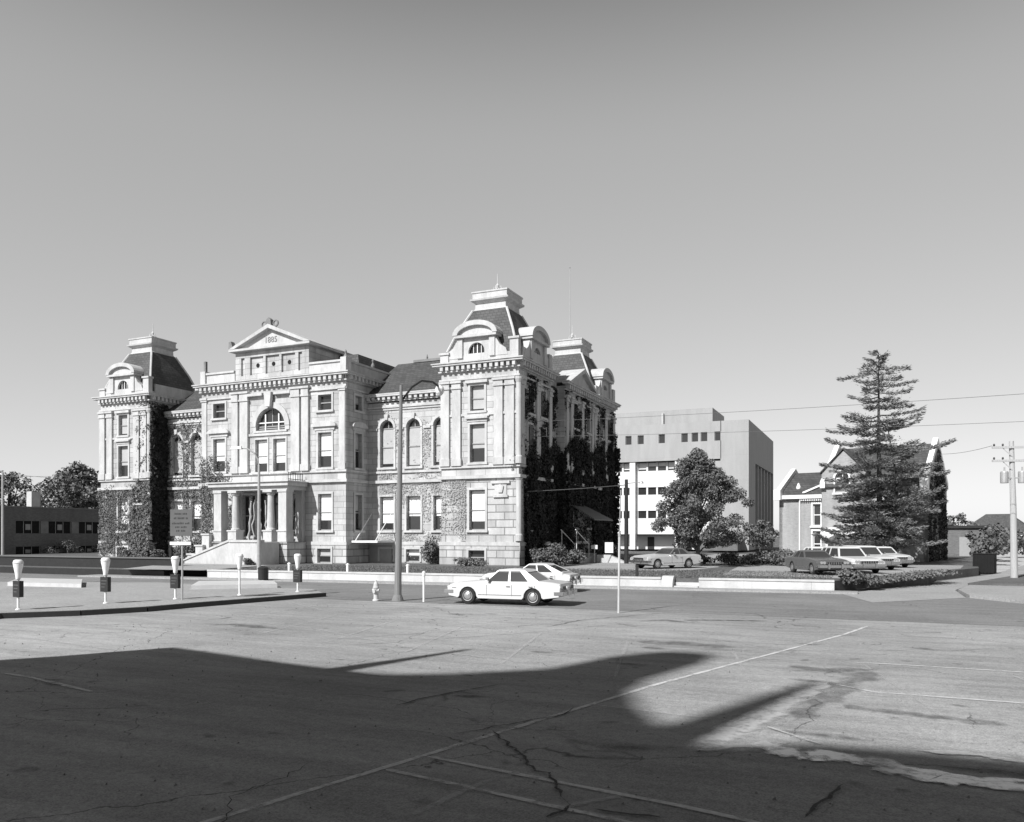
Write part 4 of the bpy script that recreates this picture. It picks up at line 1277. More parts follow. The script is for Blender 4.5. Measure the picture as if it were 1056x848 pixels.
plant_mesh('ivy', side_leaves, 'ivy_shaded', 'ivy mass coloured black as shade on the sunless flank of the courthouse around the awning', 'ivy')
plant_mesh('ivy', [ivy(RTf, 50.5, 51.4, 5.5, 9.5, 70, lambda u, z: 0.5 + 0.6 * wob(u, z, 41, 1.5), 0.14, 0.35, 41),
                   ivy(FT, -22.7, -22.05, 6.0, 8.4, 60, lambda u, z: 0.35 + 0.6 * wob(u, z, 42, 1.5), 0.13, 0.25, 42)],
    'ivy_mid', 'small tuft of ivy hanging on the courthouse corner above the round shrubs', 'ivy')
# bare twisted stems in the porch opening
mb = MB()
for k in range(9):
    x = PC - 1.3 + k * 0.36 + rnd.uniform(-0.1, 0.1); y = YP - 0.75 - rnd.uniform(0, 0.8)
    pts = []
    dx = rnd.uniform(-0.35, 0.35)
    for q in range(9):
        pts.append((x + dx * q / 4 + rnd.uniform(-0.09, 0.09), y + rnd.uniform(-0.07, 0.07), DK + 0.05 + q * rnd.uniform(0.36, 0.42)))
    mb.tube(pts, rnd.uniform(0.04, 0.075), 6)
for x in (PO1 - 0.55,):
    for k in range(3):
        mb.tube([(x - 0.2 + rnd.uniform(-0.12, 0.12), YP - 1.1 + k * 0.15 + rnd.uniform(-0.1, 0.1), DK + 0.8 + q * 0.4) for q in range(8)], 0.06, 6)
tag(mb.build('vine_stems', 'wood_pale'), 'bare twisted pale vine stems climbing inside the columned porch', 'vine')
mb = MB()
mb.quads(leaf_quads(np.stack([RNG.uniform(PC - 3.0, PC + 2.6, 500), RNG.uniform(47.6, 48.4, 500), RNG.uniform(3.0, 6.0, 500)], 1), np.tile([0, -1, .3], (500, 1)), 0.10, RNG))

# ------------------------------------------------------------------ modern block
MD = thing('office_block', 'large modern concrete office block with white window bands behind the courthouse', 'office building', (-35, 140, 0.5), 0, world=True)
YM, XM, XML, YMB = 126.9, -17.6, -75.0, 159.0
FM, FMR = front(YM), right(XM)
BL, BRt = -72.0, -21.8
Z0m, Ztop = 0.3, 20.1
small = [(c - 0.5, c + 0.5, 17.1, 18.5) for c in (-44.2, -41.5, -39.0, -36.3, -34.3, -30.9, -27.3, -25.7, -24.3, -22.2)]
mb = MB()
wall_mb(mb, FM, XML, BRt, 14.3, Ztop, small, 0.35)
mb.face([FM.P(BRt, 0, Z0m), FM.P(XM, 0, Z0m), FM.P(XM, 0, Ztop), FM.P(BRt, 0, Ztop)])
slots = [(135.0 + k * 4.55, 135.0 + k * 4.55 + 3.4, 1.6, 14.0) for k in range(5)]
mb.fbox(FMR, YM + 0.03, 134.3, -6, 0, Z0m, 14.0)
mb.fbox(FMR, YM + 0.03, YMB - 0.03, -0.6, 0, 14.003, Ztop)
mb.fbox(FMR, 134.3, YMB - 1, -6, -3.0, Z0m, 14.0)
mb.face([(XML, YM, Ztop - 0.6), (XM, YM, Ztop - 0.6), (XM, YMB, Ztop - 0.6), (XML, YMB, Ztop - 0.6)])
mb.face([(XML, YMB, Z0m), (XM, YMB, Z0m), (XM, YMB, Ztop), (XML, YMB, Ztop)])
mb.face([FM.P(BRt, 0, Z0m), FM.P(BRt, -2.2, Z0m), FM.P(BRt, -2.2, 14.3), FM.P(BRt, 0, 14.3)])
mb.build('wall', 'concrete', MD, recalc=False)
mb = MB()
for k in range(6):
    y = 134.6 + k * 4.2
    mb.fbox(FMR, y, y + 0.9, -2.9, -0.2, Z0m, 14.0)
mb.build('side_fin', 'concrete', MD)
mb = MB()
mb.fbox(FMR, 134.4, YMB - 1.2, -2.95, -2.85, 1.5, 14.0)
mb.build('side_glazing', 'glass', MD)
for o in small:
    mb = MB(); mb.fbox(FM, o[0], o[1], -0.34, -0.3, o[2], o[3]); 
    w = mb.build('window', 'glass', MD)
    mb = MB(); mb.fbox(FM, o[0], o[0] + 0.08, -0.295, -0.2, o[2], o[3]); mb.fbox(FM, o[0] + 0.083, o[1], -0.295, -0.2, o[3] - 0.1, o[3])
    mb.build('window_frame', 'metal_grey', w)
piers = [-72, -64.4, -57.1, -49.9, -42.7, -35.7, -28.4]
rows = [(12.85, 14.2, 'r'), (9.05, 10.25, 'r'), (5.3, 6.5, 'r')]
mb = MB()
for z0, z1 in ((10.25, 12.85), (6.5, 9.05), (2.75, 5.3)):
    mb.fbox(FM, BL, BRt - 0.02, -1.3, -0.9, z0, z1)
mb.build('spandrel', 'panel', MD)
mb = MB()
for p in piers:
    mb.fbox(FM, p - 0.45, p + 0.45, -1.2, -0.15, Z0m, 14.28)
mb.build('pier', 'panel', MD)
mb = MB(); mb.fbox(FM, BL, BRt - 0.02, -3.2, -1.301, 2.45, 2.74); mb.build('overhang', 'stone_dark', MD)
for z0, z1, _ in rows:
    for p, q in zip(piers, piers[1:] + [BRt + 0.2]):
        n = max(1, int(round((q - p - 0.9) / 1.55)))
        for k in range(n):
            a = p + 0.45 + (q - p - 0.9) * k / n; b = p + 0.45 + (q - p - 0.9) * (k + 1) / n
            if p < -50: continue
            mb = MB(); mb.fbox(FM, a + 0.3, b - 0.02, -1.22, -1.16, z0 + 0.02, z1 - 0.02)
            w = mb.build('window', 'glass', MD)
            mb = MB(); mb.fbox(FM, a + 0.02, a + 0.296, -1.25, -0.95, z0 + 0.005, z1 - 0.005, 0)
            if z0 > 12: mb.fbox(FM, a + 0.35, b - 0.05, -1.155, -1.14, z0 + (0.75 if k % 3 else 0.3), z1 - 0.05, 0)
            mb.build('mullion', 'panel', w)
mb = MB(); mb.fbox(FM, BL, BRt - 0.05, -1.4, -1.25, 2.75, 14.28); mb.build('inner_wall', 'metal_dark', MD)
mb = MB(); mb.fbox(FM, BL, BRt - 0.02, -3.6, -3.2, Z0m, 2.45); mb.build('ground_floor_wall', 'panel', MD)
mb = MB(); mb.fbox(FM, -34.0, -32.9, -3.195, -3.15, Z0m, 2.3); mb.fbox(FM, -41.0, -39.5, -3.195, -3.15, Z0m, 2.3); mb.build('door', 'metal_dark', MD)
mb = MB(); mb.box(-72, -23.1, YM + 0.6, 138.0, Ztop - 0.6, 22.3); mb.build('penthouse', 'concrete', MD)
mb = MB(); mb.box(-31.0, -30.7, YM + 0.2, YM + 0.5, Ztop + .003, 21.9); mb.build('roof_mast', 'metal_grey', MD)
mb = MB()
mb.box(-24.5, -18.5, 122, 126, 0.3, 2.6)
tag(mb.build('utility_shed', 'brick_dark'), 'low dark brick enclosure at the foot of the office block right of the leafy tree', 'shed')

# ------------------------------------------------------------------ gabled brick house
GA, GB = (0.23, 0.973), (0.973, -0.23)
gang = math.atan2(GB[1], GB[0])
HG = thing('gabled_house', 'two storey pale brick house with parapet gables and slate roof behind the conifer', 'house', (3.7, 71.77, 0.45), gang)
def gf(a): return Frame((0, a), (1, 0), (0, -1))
def gbuild(mb, n, m, p=None, recalc=True): return mb.build(n, m, p or HG, recalc=recalc)
ops = [(-7.0, -5.9, 5.7, 7.45, True), (-3.2, -2.1, 3.9, 5.6), (-3.2, -2.1, 0.9, 2.7), (-7.0, -5.9, 0.9, 2.6)]
mb = MB(); wall_mb(mb, gf(0), -8.1, 0, 0, 6.4, [o for o in ops if not (len(o) > 4)], 0.2)
G = right(0)
mb.fprism(right(0), [(0, 0), (8, 0), (8, 6.35), (4, 9.7), (0, 6.35)], -0.3, 0)
mb.fprism(right(-7.8), [(0, 0), (8, 0), (8, 6.35), (4, 9.7), (0, 6.35)], -0.3, 0)
mb.box(-8.1, 0, 7.9, 8, 0, 6.3)
wl_ = gbuild(mb, 'wall', 'brick', recalc=False)
# front gablet holding the arched window
mb = MB()
fg = gf(-0.12)
wall_mb(mb, fg, -8.1, -4.6, 0, 7.55, [ops[0], ops[3]], 0.22)
mb.fprism(fg, [(-8.1, 7.55), (-4.6, 7.55), (-6.35, 9.2)], -0.2, 0)
for x in (-8.1, -4.6): mb.box(x - 0.02, x + 0.02, -0.12, 1.6, 0, 7.55)
gbuild(mb, 'front_gable', 'brick', recalc=False)
for o in ops:
    F_ = fg if o in (ops[0], ops[3]) else gf(0)
    window(F_, o, HG, 0.4, 'blind_and_reflection', depth=0.16, sashm='sash_white', trim='sash_white', surround=0.12)
mb = MB()
mb.prism([(-7.9, -0.35, 6.15), (-0.3, -0.35, 6.15), (-0.3, -0.35, 6.28), (-7.9, -0.35, 6.28)], [(-7.9, 4.0, 9.6), (-0.3, 4.0, 9.6), (-0.3, 4.0, 9.73), (-7.9, 4.0, 9.73)])
mb.prism([(-7.9, 8.3, 6.15), (-0.3, 8.3, 6.15), (-0.3, 8.3, 6.28), (-7.9, 8.3, 6.28)], [(-7.9, 4.0, 9.6), (-0.3, 4.0, 9.6), (-0.3, 4.0, 9.73), (-7.9, 4.0, 9.73)])
for s, a in ((-1, -8.25), (1, -4.45)):
    mb.prism([(a, -0.3, 7.3), (-6.35, -0.3, 9.3), (-6.35, -0.3, 9.42), (a, -0.3, 7.42)], [(a, 3.4, 7.3), (-6.35, 3.4, 9.3), (-6.35, 3.4, 9.42), (a, 3.4, 7.42)])
rf = gbuild(mb, 'roof', 'slate')
mb = MB()
for x in (-0.35, -8.15):
    for s in (0, 1):
        a0, a1 = (-0.5, 4.0) if s == 0 else (8.5, 4.0)
        mb.prism([(x, a0, 6.1), (x + 0.4, a0, 6.1), (x + 0.4, a0, 6.6), (x, a0, 6.6)], [(x, a1, 9.75), (x + 0.4, a1, 9.75), (x + 0.4, a1, 10.2), (x, a1, 10.2)])
    if x > -1: mb.box(x - 0.1, x + 0.5, -0.85, -0.3, 5.7, 6.75)
gbuild(mb, 'gable_coping', 'sash_white', rf)
# low wing on the left
mb = MB()
wo = [(-8.95, -8.3, 2.95, 4.8), (-8.95, -8.3, 0.3, 2.5)]
wall_mb(mb, gf(0.25), -11.85, -8.11, 0, 5.7, wo, 0.2)
mb.fprism(right(-11.55), [(0.25, 0), (7.5, 0), (7.5, 5.6), (3.9, 7.7), (0.25, 5.6)], -0.3, 0)
mb.box(-11.85, -8.11, 7.4, 7.5, 0, 5.6)
gbuild(mb, 'wing_wall', 'brick', recalc=False)
for o in wo: window(gf(0.25), o, HG, 0.0, depth=0.16, sashm='sash_white', trim='sash_white', surround=0.14)
mb = MB()
mb.prism([(-11.7, 0.1, 5.62), (-8.11, 0.1, 5.62), (-8.11, 0.1, 5.74), (-11.7, 0.1, 5.74)], [(-11.7, 3.9, 7.65), (-8.11, 3.9, 7.65), (-8.11, 3.9, 7.77), (-11.7, 3.9, 7.77)])
mb.prism([(-11.7, 7.7, 5.62), (-8.11, 7.7, 5.62), (-8.11, 7.7, 5.74), (-11.7, 7.7, 5.74)], [(-11.7, 3.9, 7.65), (-8.11, 3.9, 7.65), (-8.11, 3.9, 7.77), (-11.7, 3.9, 7.77)])
wr = gbuild(mb, 'wing_roof', 'slate')
mb = MB()
mb.box(-11.85, -8.11, -0.12, 0.2, 5.28, 5.6)
for k in range(12): mb.box(-10.0 + k * 0.155, -9.92 + k * 0.155, -0.02, 0.24, 5.08, 5.277)
for a0, a1 in ((-0.2, 3.9), (8.0, 3.9)):
    mb.prism([(-12.0, a0, 5.6), (-11.6, a0, 5.6), (-11.6, a0, 6.05), (-12.0, a0, 6.05)], [(-12.0, a1, 7.8), (-11.6, a1, 7.8), (-11.6, a1, 8.2), (-12.0, a1, 8.2)])
mb.box(-12.1, -11.5, -0.5, 0.1, 5.2, 6.1)
mb.prism([(-9.75, -0.05, 5.76), (-9.55, -0.05, 5.76), (-9.55, 0.0, 5.86), (-9.75, 0.0, 5.86)], [(-8.12, 1.6, 6.7), (-8.12, 1.4, 6.6), (-8.12, 1.45, 6.7), (-8.12, 1.65, 6.8)])
mb.lathe(-10.45, 1.1, [(0.2, 6.0), (0.2, 6.35), (0.05, 6.7)], 8)
gbuild(mb, 'wing_eaves', 'sash_white', wr)
mb = MB(); mb.tube([(-10.05, 0.18, 0), (-10.05, 0.18, 5.3)], 0.07, 8); gbuild(mb, 'downpipe', 'sash_white')
# little hooded porch of the house
mb = MB()
mb.fprism(gf(-1.6), [(-7.75, 2.15), (-7.45, 1.75), (-7.2, 1.75), (-7.0, 2.0), (-6.4, 2.25), (-5.8, 2.0), (-5.5, 1.75), (-5.2, 1.75), (-5.0, 2.85), (-7.75, 2.75)], -1.4, 0)
ph = gbuild(mb, 'porch_hood', 'sash_white')
mb = MB()
for x in (-7.3, -5.4): mb.box(x - 0.08, x + 0.08, -1.5, -1.34, 0, 1.78)
mb.box(-7.6, -5.1, -1.6, -0.13, 0.0, 0.25)
gbuild(mb, 'porch_post', 'sash_white', ph)


HF = Frame((3.7, 71.77), GA, (GB[0], GB[1]))
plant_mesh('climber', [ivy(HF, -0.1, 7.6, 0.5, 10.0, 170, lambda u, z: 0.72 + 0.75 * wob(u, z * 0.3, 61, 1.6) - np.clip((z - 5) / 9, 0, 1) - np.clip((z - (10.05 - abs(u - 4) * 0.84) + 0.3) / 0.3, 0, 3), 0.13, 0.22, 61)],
    'ivy_shaded', 'dark climber covering the shaded gable end of the brick house', 'climber')
# ------------------------------------------------------------------ dark brick office on the left
DB = thing('flat_roofed_office', 'low dark brick flat roofed office with a pale chimney and bands of windows', 'office building', (-92, 66, 0), 0, world=True)
FD = right(-88)
rowu, rowl = [], []
for k in range(4):
    a = 60.6 + k * 3.95
    rowu.append((a, a + 2.95, 2.8, 4.2)); rowl.append((a, a + 2.95, 0.15, 1.3))
mb = MB(); wall_mb(mb, FD, 52, 78, 0, 5.72, rowu + rowl, 0.25)
mb.box(-110, -88.3, 52, 52.2, 0, 5.72); mb.box(-110, -88.3, 77.8, 78, 0, 5.72)
mb.face([(-110, 52, 5.5), (-88, 52, 5.5), (-88, 78, 5.5), (-110, 78, 5.5)])
mb.build('wall', 'brick_dark', DB, recalc=False)
mb = MB(); mb.fbox(FD, 52, 78, -0.3, 0.08, 5.722, 5.85); mb.build('parapet_coping', 'stone_dark', DB)
for o in rowu + rowl:
    mb = MB(); mb.fbox(FD, o[0], o[1], -0.22, -0.18, o[2], o[3])
    w = mb.build('window', 'dark', DB)
    mb = MB()
    for k in range(4): mb.fbox(FD, o[0] + k * 0.97, o[0] + k * 0.97 + 0.05, -0.175, -0.12, o[2] + 0.003, o[3] - 0.003)
    mb.fbox(FD, o[0] + 1.25, o[0] + 1.85, -0.176, -0.15, o[2] + 0.4, o[3] - 0.35)
    mb.build('glazing_bar', 'sash', w)
for o in rowu + rowl:
    mb = MB(); mb.fbox(FD, o[1] + 0.02, o[1] + 0.98, 0, 0.04, o[2], o[3]); mb.build('wall_panel', 'stone_dark', DB)
mb = MB(); mb.box(-88.9, -87.9 - 0.15, 62.5, 63.6, 5.6, 7.6); mb.build('chimney', 'trim', DB)
mb = MB()
for y in (64.3, 66.5): mb.tube([(-89, y, 5.5), (-89, y, 7.2)], 0.04)
mb.tube([(-89, 63.9, 6.6), (-89, 69.5, 6.6)], 0.05); mb.tube([(-89, 63.9, 7.0), (-89, 66.9, 7.1)], 0.03)
mb.build('roof_rail', 'metal_dark', DB)

# far sheds and houses on the right
SH = thing('garden_shed', 'low dark flat roofed outbuilding right of the gabled house', 'shed', (8.2, 93, 0.3), gang)
mb = MB(); mb.box(-2.2, 1.6, 0, 6, 0, 3.0); mb.build('wall', 'brick_dark', SH)
mb = MB(); mb.box(-2.4, 1.9, -0.25, 6.2, 3.003, 3.25); mb.build('roof', 'metal_dark', SH)
mb = MB(); mb.box(-0.6, 0.4, -0.05, -0.003, 0.05, 2.1); mb.build('door', 'sash', SH)
HH = thing('hip_roofed_house', 'far pale house with a broad grey hipped roof beyond the yard', 'house', (27.0, 233, 0.3), gang)
mb = MB(); mb.box(-6.5, 6.5, 0, 9, 0, 3.6)
mb.build('wall', 'sash_white', HH)
mb = MB(); mb.prism([(-7.4, -0.8, 3.6), (7.4, -0.8, 3.6), (7.4, 9.8, 3.6), (-7.4, 9.8, 3.6)], [(-2.6, 3.5, 7.6), (2.6, 3.5, 7.6), (2.6, 5.5, 7.6), (-2.6, 5.5, 7.6)])
mb.build('roof', 'slate', HH)
for x in (-4, -0.5, 3):
    mb = MB(); mb.box(x, x + 1.3, -0.06, -0.003, 1.0, 2.5); mb.build('window', 'glass', HH)
HI = thing('far_cottage', 'small far white gabled cottage half hidden in trees beyond the wooden pole', 'house', (36.0, 190, 0.3), gang)
mb = MB(); mb.box(-4, 4, 0, 7, 0, 2.8); mb.build('wall', 'sash_white', HI)
mb = MB(); mb.fprism(gf(-0.4), [(-4.5, 2.8), (4.5, 2.8), (0, 5.2)], -7.6, 0); mb.build('roof', 'slate', HI)
for x in (-2.8, 1.2):
    mb = MB(); mb.box(x, x + 1.2, -0.06, -0.003, 1.0, 2.3); mb.build('window', 'glass', HI)

# ------------------------------------------------------------------ the block behind the camera whose shadow covers the lot
SP = Vector((LH.y, -LH.x, 0))
TE = math.tan(SUN_EL)
def sil(V0, pts, d0, d1, name, m, p):
    a, b = [], []
    for u, v in pts:
        z = (v - V0) * TE if v is not None else 0.0
        q = SP * u + LH * (V0 - d0); r = SP * u + LH * (V0 - d1)
        a.append((q.x, q.y, z)); b.append((r.x, r.y, z))
    mb = MB(); mb.prism(a, b); return mb.build(name, m, p)
V0, V1 = -7.0, -28.0
TB = thing('corner_block', 'brick corner block with one tall chimney behind the viewpoint, shading the lot', 'building', (-14, -12, 0), 0, world=True)
sil(V0, [(-19.3, None), (-19.12, 5.9), (-18.75, 6.95), (-18.5, 8.1), (-18.2, 9.25), (-16.0, 9.46), (-14.2, 9.6), (-12.6, 9.8), (-12.0, 9.9), (-11.4, 10.05), (-11.4, None)], 0, 9, 'wall', 'brick_dark', TB)
sil(V0, [(-13.05, 9.6), (-12.9, 12.0), (-12.85, 13.7), (-12.7, 13.7), (-12.6, 12.0), (-12.45, 9.6)], 0.2, 0.8, 'chimney', 'brick_dark', TB)
TC = thing('tower_block', 'tall brick block with a round topped turret far behind the viewpoint', 'building', (5, -32, 0), 0, world=True)
sil(V1, [(-12.2, None), (-12.2, 9.8), (-11.6, 10.1), (-10.7, 11.0), (-9.9, 12.3), (-9.6, 12.6), (-7.6, 12.6), (-7.3, 11.6), (-6.5, 10.6), (-5.6, 9.75), (-4.7, 9.2), (-4.3, 9.6), (-3.75, 10.2), (-3.1, 10.5), (-2.3, 10.8), (-1.6, 11.0), (60.0, 11.3), (60.0, None)], 0, 12, 'wall', 'brick_dark', TC)
sil(V1, [(-9.75, 12.5), (-9.72, 14.9), (-9.2, 16.3), (-8.5, 16.6), (-8.1, 16.4), (-7.8, 15.4), (-7.65, 12.5)], 0.2, 3.2, 'turret', 'brick_dark', TC)
sil(V1, [(-5.65, 9.6), (-5.52, 12.5), (-5.4, 14.6), (-5.1, 14.6), (-4.98, 12.0), (-4.8, 9.6)], 0.2, 0.9, 'chimney', 'brick_dark', TC)
for k in range(2):
    for zz in (1.0, 4.6, 8.0):
        u = -17.2 + k * 2.9
        q = SP * u + LH * (V0 + 0.03); r = SP * (u + 1.3) + LH * (V0 + 0.03)
        mb = MB(); mb.prism([(q.x, q.y, zz), (r.x, r.y, zz), (r.x, r.y, zz + 2.1), (q.x, q.y, zz + 2.1)], [tuple(Vector((x, y, z)) - LH * 0.028) for x, y, z in ((q.x, q.y, zz), (r.x, r.y, zz), (r.x, r.y, zz + 2.1), (q.x, q.y, zz + 2.1))])
        mb.build('window', 'glass', TB)

# ------------------------------------------------------------------ trees and shrubs
def crown_pts(clusters, n, rng):
    P, N = [], []
    for (c, r) in clusters:
        k = int(n * (r[0] * r[1]) ** 1.0)
        d = rng.normal(0, 1, (k, 3)); d /= np.linalg.norm(d, axis=1, keepdims=True)
        rad = rng.uniform(0.15, 1, k) ** 0.45
        p = np.array(c) + d * rad[:, None] * np.array(r)
        P.append(p); N.append(d * 0.8 + np.array([0, 0, 0.4]))
    return np.concatenate(P), np.concatenate(N)

def leafy_tree(loc, h, w, label, cat='tree', m='leaf', trunk_h=1.5, leaf=0.20, n=420, seed=1, shape='oval', group=None, nclu=46, name='leafy_tree'):
    rng = np.random.default_rng(seed); rr = random.Random(seed)
    t = thing(name, label, cat, loc, rr.uniform(0, 6), group)
    clusters = []
    for k in range(nclu):
        f = (k + 0.5) / nclu
        if shape == 'cone':
            prof = float(np.interp(f, [0, 0.12, 0.3, 0.5, 0.68, 0.82, 0.92, 1], [0.5, 0.86, 1.0, 0.95, 0.66, 0.38, 0.2, 0.1]))
        else:
            prof = math.sin(math.pi * (0.1 + 0.86 * f)) ** 0.6
        z = trunk_h + (h - trunk_h) * (0.06 + 0.9 * f)
        a = k * 2.399 + rr.uniform(-0.6, 0.6); q = w / 2 * prof * rr.uniform(0.2, 1.02)
        s = w * rr.uniform(0.06, 0.15) * (0.7 if shape == 'cone' else 1)
        if f > 0.9: q *= 0.4; s *= 0.7
        clusters.append(((q * math.cos(a), q * math.sin(a), z), (s, s, s * 0.8)))
    P, N = crown_pts(clusters, n, rng)
    mb = MB(); mb.quads(leaf_quads(P, N, leaf, rng, 0.6))
    mb.build('crown', m, t, recalc=False)
    mb = MB()
    mb.tube([(0, 0, 0), (0.03, 0.02, trunk_h * 0.6), (0.0, 0.05, h * 0.5), (0.05, 0, h * 0.85)], [w * 0.028, w * 0.022, w * 0.014, w * 0.004], 8)
    for c, s in clusters[::3]:
        b = Vector((0, 0.03, max(trunk_h * 0.8, c[2] * 0.55)))
        mb.tube([b, b.lerp(Vector(c), 0.5) + Vector((0, 0, 0.1)), c], [w * 0.010, w * 0.007, w * 0.003], 5)
    mb.build('trunk', 'bark', t)
    return t

leafy_tree((-11.0, 55.4, LZ), 8.0, 7.0, 'round dense leafy tree on the lawn between the silver car and the office block', shape='cone', trunk_h=1.0, leaf=0.105, n=1250, seed=4, nclu=110)
leafy_tree((-98.5, 76.5, 0), 12.3, 11.5, 'broad dark tree behind the flat roofed office beside the left tower', m='leaf_far', trunk_h=2.5, leaf=0.30, n=110, seed=9, nclu=60)
leafy_tree((-104, 84, 0), 10.5, 9, 'smaller dark tree beside the broad one behind the flat roofed office', m='leaf_far', trunk_h=2.5, leaf=0.30, n=110, seed=10, nclu=50)
leafy_tree((-117, 79.5, 0), 11.8, 12, 'thin airy tree behind the mast and the flat roofed office', m='leaf_far', trunk_h=4, leaf=0.30, n=80, seed=11, nclu=40)
for k, (x, y, h, w, lab) in enumerate((
        (8.5, 104, 5.0, 5.0, 'bushy tree rising just behind the dark outbuilding'),
        (10.6, 92, 3.5, 5.0, 'rounded dark tree right of the dark outbuilding and left of the hipped roof'),
        (14.5, 108, 3.0, 6.0, 'low spreading tree under the left end of the hipped roof'),
        (19.5, 120, 2.8, 8.0, 'low wide tree in front of the hipped roof house'),
        (24, 128, 3.3, 7.5, 'tree directly behind the wooden pole on the right'),
        (31, 136, 4.6, 8.5, 'taller tree beyond the wooden utility pole'),
        (9.2, 80, 3.2, 3.0, 'dark bush against the wall of the outbuilding'))):
    leafy_tree((x, y, 0.1), h, w, lab, m='leaf_far', trunk_h=0.8, leaf=0.24, n=130, seed=30 + k, nclu=34, group=None)
leafy_tree((-13.5, 108, 0.3), 4.2, 6.0, 'dark tree between the office block and the gabled house', m='leaf_far', trunk_h=0.8, leaf=0.25, n=120, seed=44, nclu=30)

def conifer(loc, h, label, seed=2):
    rr = random.Random(seed); rng = np.random.default_rng(seed)
    t = thing('conifer', label, 'tree', loc, 0)
    tr = MB()
    tr.tube([(0, 0, 0), (0.05, 0, h * 0.3), (0, 0.05, h * 0.6), (0.0, 0, h)], [0.24, 0.19, 0.12, 0.015], 8)
    tr.tube([(1.0, 0.4, 0), (1.1, 0.5, 3.0), (1.2, 0.4, 6.0), (0.55, 0.2, 10.0)], [0.16, 0.12, 0.08, 0.03], 7)
    P, N, T = [], [], []
    # whorls: height share, reach; the gaps between them show the sky
    tiers = [(0.985, 0.7, 5), (0.945, 0.9, 5), (0.905, 2.3, 6), (0.855, 2.9, 6), (0.80, 2.5, 6), (0.755, 2.3, 6), (0.685, 3.6, 8), (0.66, 2.6, 5), (0.63, 2.8, 5),
             (0.575, 4.1, 8), (0.545, 2.8, 5), (0.50, 4.0, 8), (0.46, 3.2, 6), (0.425, 3.8, 8), (0.38, 3.0, 6), (0.34, 4.0, 8), (0.30, 3.2, 6), (0.255, 3.9, 8), (0.21, 3.3, 6), (0.165, 4.0, 8), (0.125, 3.0, 6)]
    tiers = tiers + [(f - 0.022, r_ * 0.82, n_ + 1) for f, r_, n_ in tiers if f < 0.42]
    for ti, (f, reach, nb) in enumerate(tiers):
        a0 = rr.uniform(0, 6.28)
        for k in range(nb):
            a = a0 + 6.283 * k / nb + rr.uniform(-0.3, 0.3)
            L = reach * rr.choice((0.35, 0.6, 0.85, 1.0, 1.15) if f > 0.5 else (0.6, 0.8, 0.95, 1.05, 1.15))
            z0 = h * f + rr.uniform(-0.32, 0.32)
            d = Vector((math.cos(a), math.sin(a), 0)); side = Vector((-d.y, d.x, 0))
            up = 0.5 if f > 0.93 else rr.uniform(-0.08, 0.20) * (0.6 if f < 0.6 else 1)
            droop = rr.uniform(0.02, 0.16) if f < 0.9 else 0.0
            pts = []
            for q in range(7):
                s = q / 6
                pts.append(Vector((0, 0, z0)) + d * L * s + Vector((0, 0, L * (up * s - droop * math.sin(s * math.pi) - (0.10 if f < 0.5 else 0) * s))))
            tr.tube(pts, [0.045 * (1 - 0.8 * q / 6) * (0.5 + reach / 4) for q in range(7)], 4)
            nn = int((120 if f < 0.6 else 85) * L + 40)
            for q in range(nn):
                s = rr.uniform(0.12, 1.0) ** 0.8
                i = min(5, int(s * 6)); p = pts[i].lerp(pts[i + 1], s * 6 - i)
                spread = (0.55 * (1 - s) + 0.13) * min(1, L / 2.0)
                off = side * rr.gauss(0, spread) + Vector((0, 0, rr.gauss(-0.01, 0.065)))
                P.append(p + off); T.append((d * rr.uniform(0.5, 1.2) + side * (1 if off.dot(side) > 0 else -1) * rr.uniform(0.1, 0.9) + Vector((0, 0, rr.uniform(-0.1, 0.45)))).normalized())
    P = np.array([tuple(p) for p in P]); T = np.array([tuple(x) for x in T])
    n = len(P)
    v = rng.normal(0, 1, (n, 3)); w = np.cross(T, v); w /= np.linalg.norm(w, axis=1, keepdims=True)
    ln = rng.uniform(0.14, 0.34, n)[:, None]; wd_ = rng.uniform(0.018, 0.042, n)[:, None]
    q = np.stack([P, P + T * ln * 0.6 + w * wd_, P + T * ln, P + T * ln * 0.5 - w * wd_], axis=1)
    mb = MB(); mb.quads(q); mb.build('foliage', 'needle', t, recalc=False)
    tr.build('trunk', 'bark', t)
conifer((0.15, 63.7, 0.45), 15.2, 'tall ragged conifer with tiered open branches in front of the gabled house')

def shrub(loc, w, h, label, seed, m='shrub', group=None, leaf=0.11, n=1500):
    rng = np.random.default_rng(seed); rr = random.Random(seed)
    cl = []
    for k in range(12):
        a = rr.uniform(0, 6.28); q = rr.uniform(0, 0.3) * w
        s = w * rr.uniform(0.2, 0.32)
        cl.append(((q * math.cos(a), q * math.sin(a), rr.uniform(0.25, 0.72) * h), (s, s, h * rr.uniform(0.2, 0.3))))
    P, N = crown_pts(cl, n / (w * w) / 0.8, rng)
    P[:, 2] = np.maximum(P[:, 2], 0.02)
    t = thing('shrub', label, 'shrub', loc, 0, group)
    mb = MB(); mb.quads(leaf_quads(P, N, leaf, rng, 0.6)); mb.build('foliage', m, t, recalc=False)
    mb = MB()
    for k in range(5):
        c = cl[k][0]; mb.tube([(0, 0, 0), (c[0] * 0.5, c[1] * 0.5, c[2] * 0.6), c], [0.03, 0.02, 0.01], 5)
    mb.build('stem', 'bark', t)
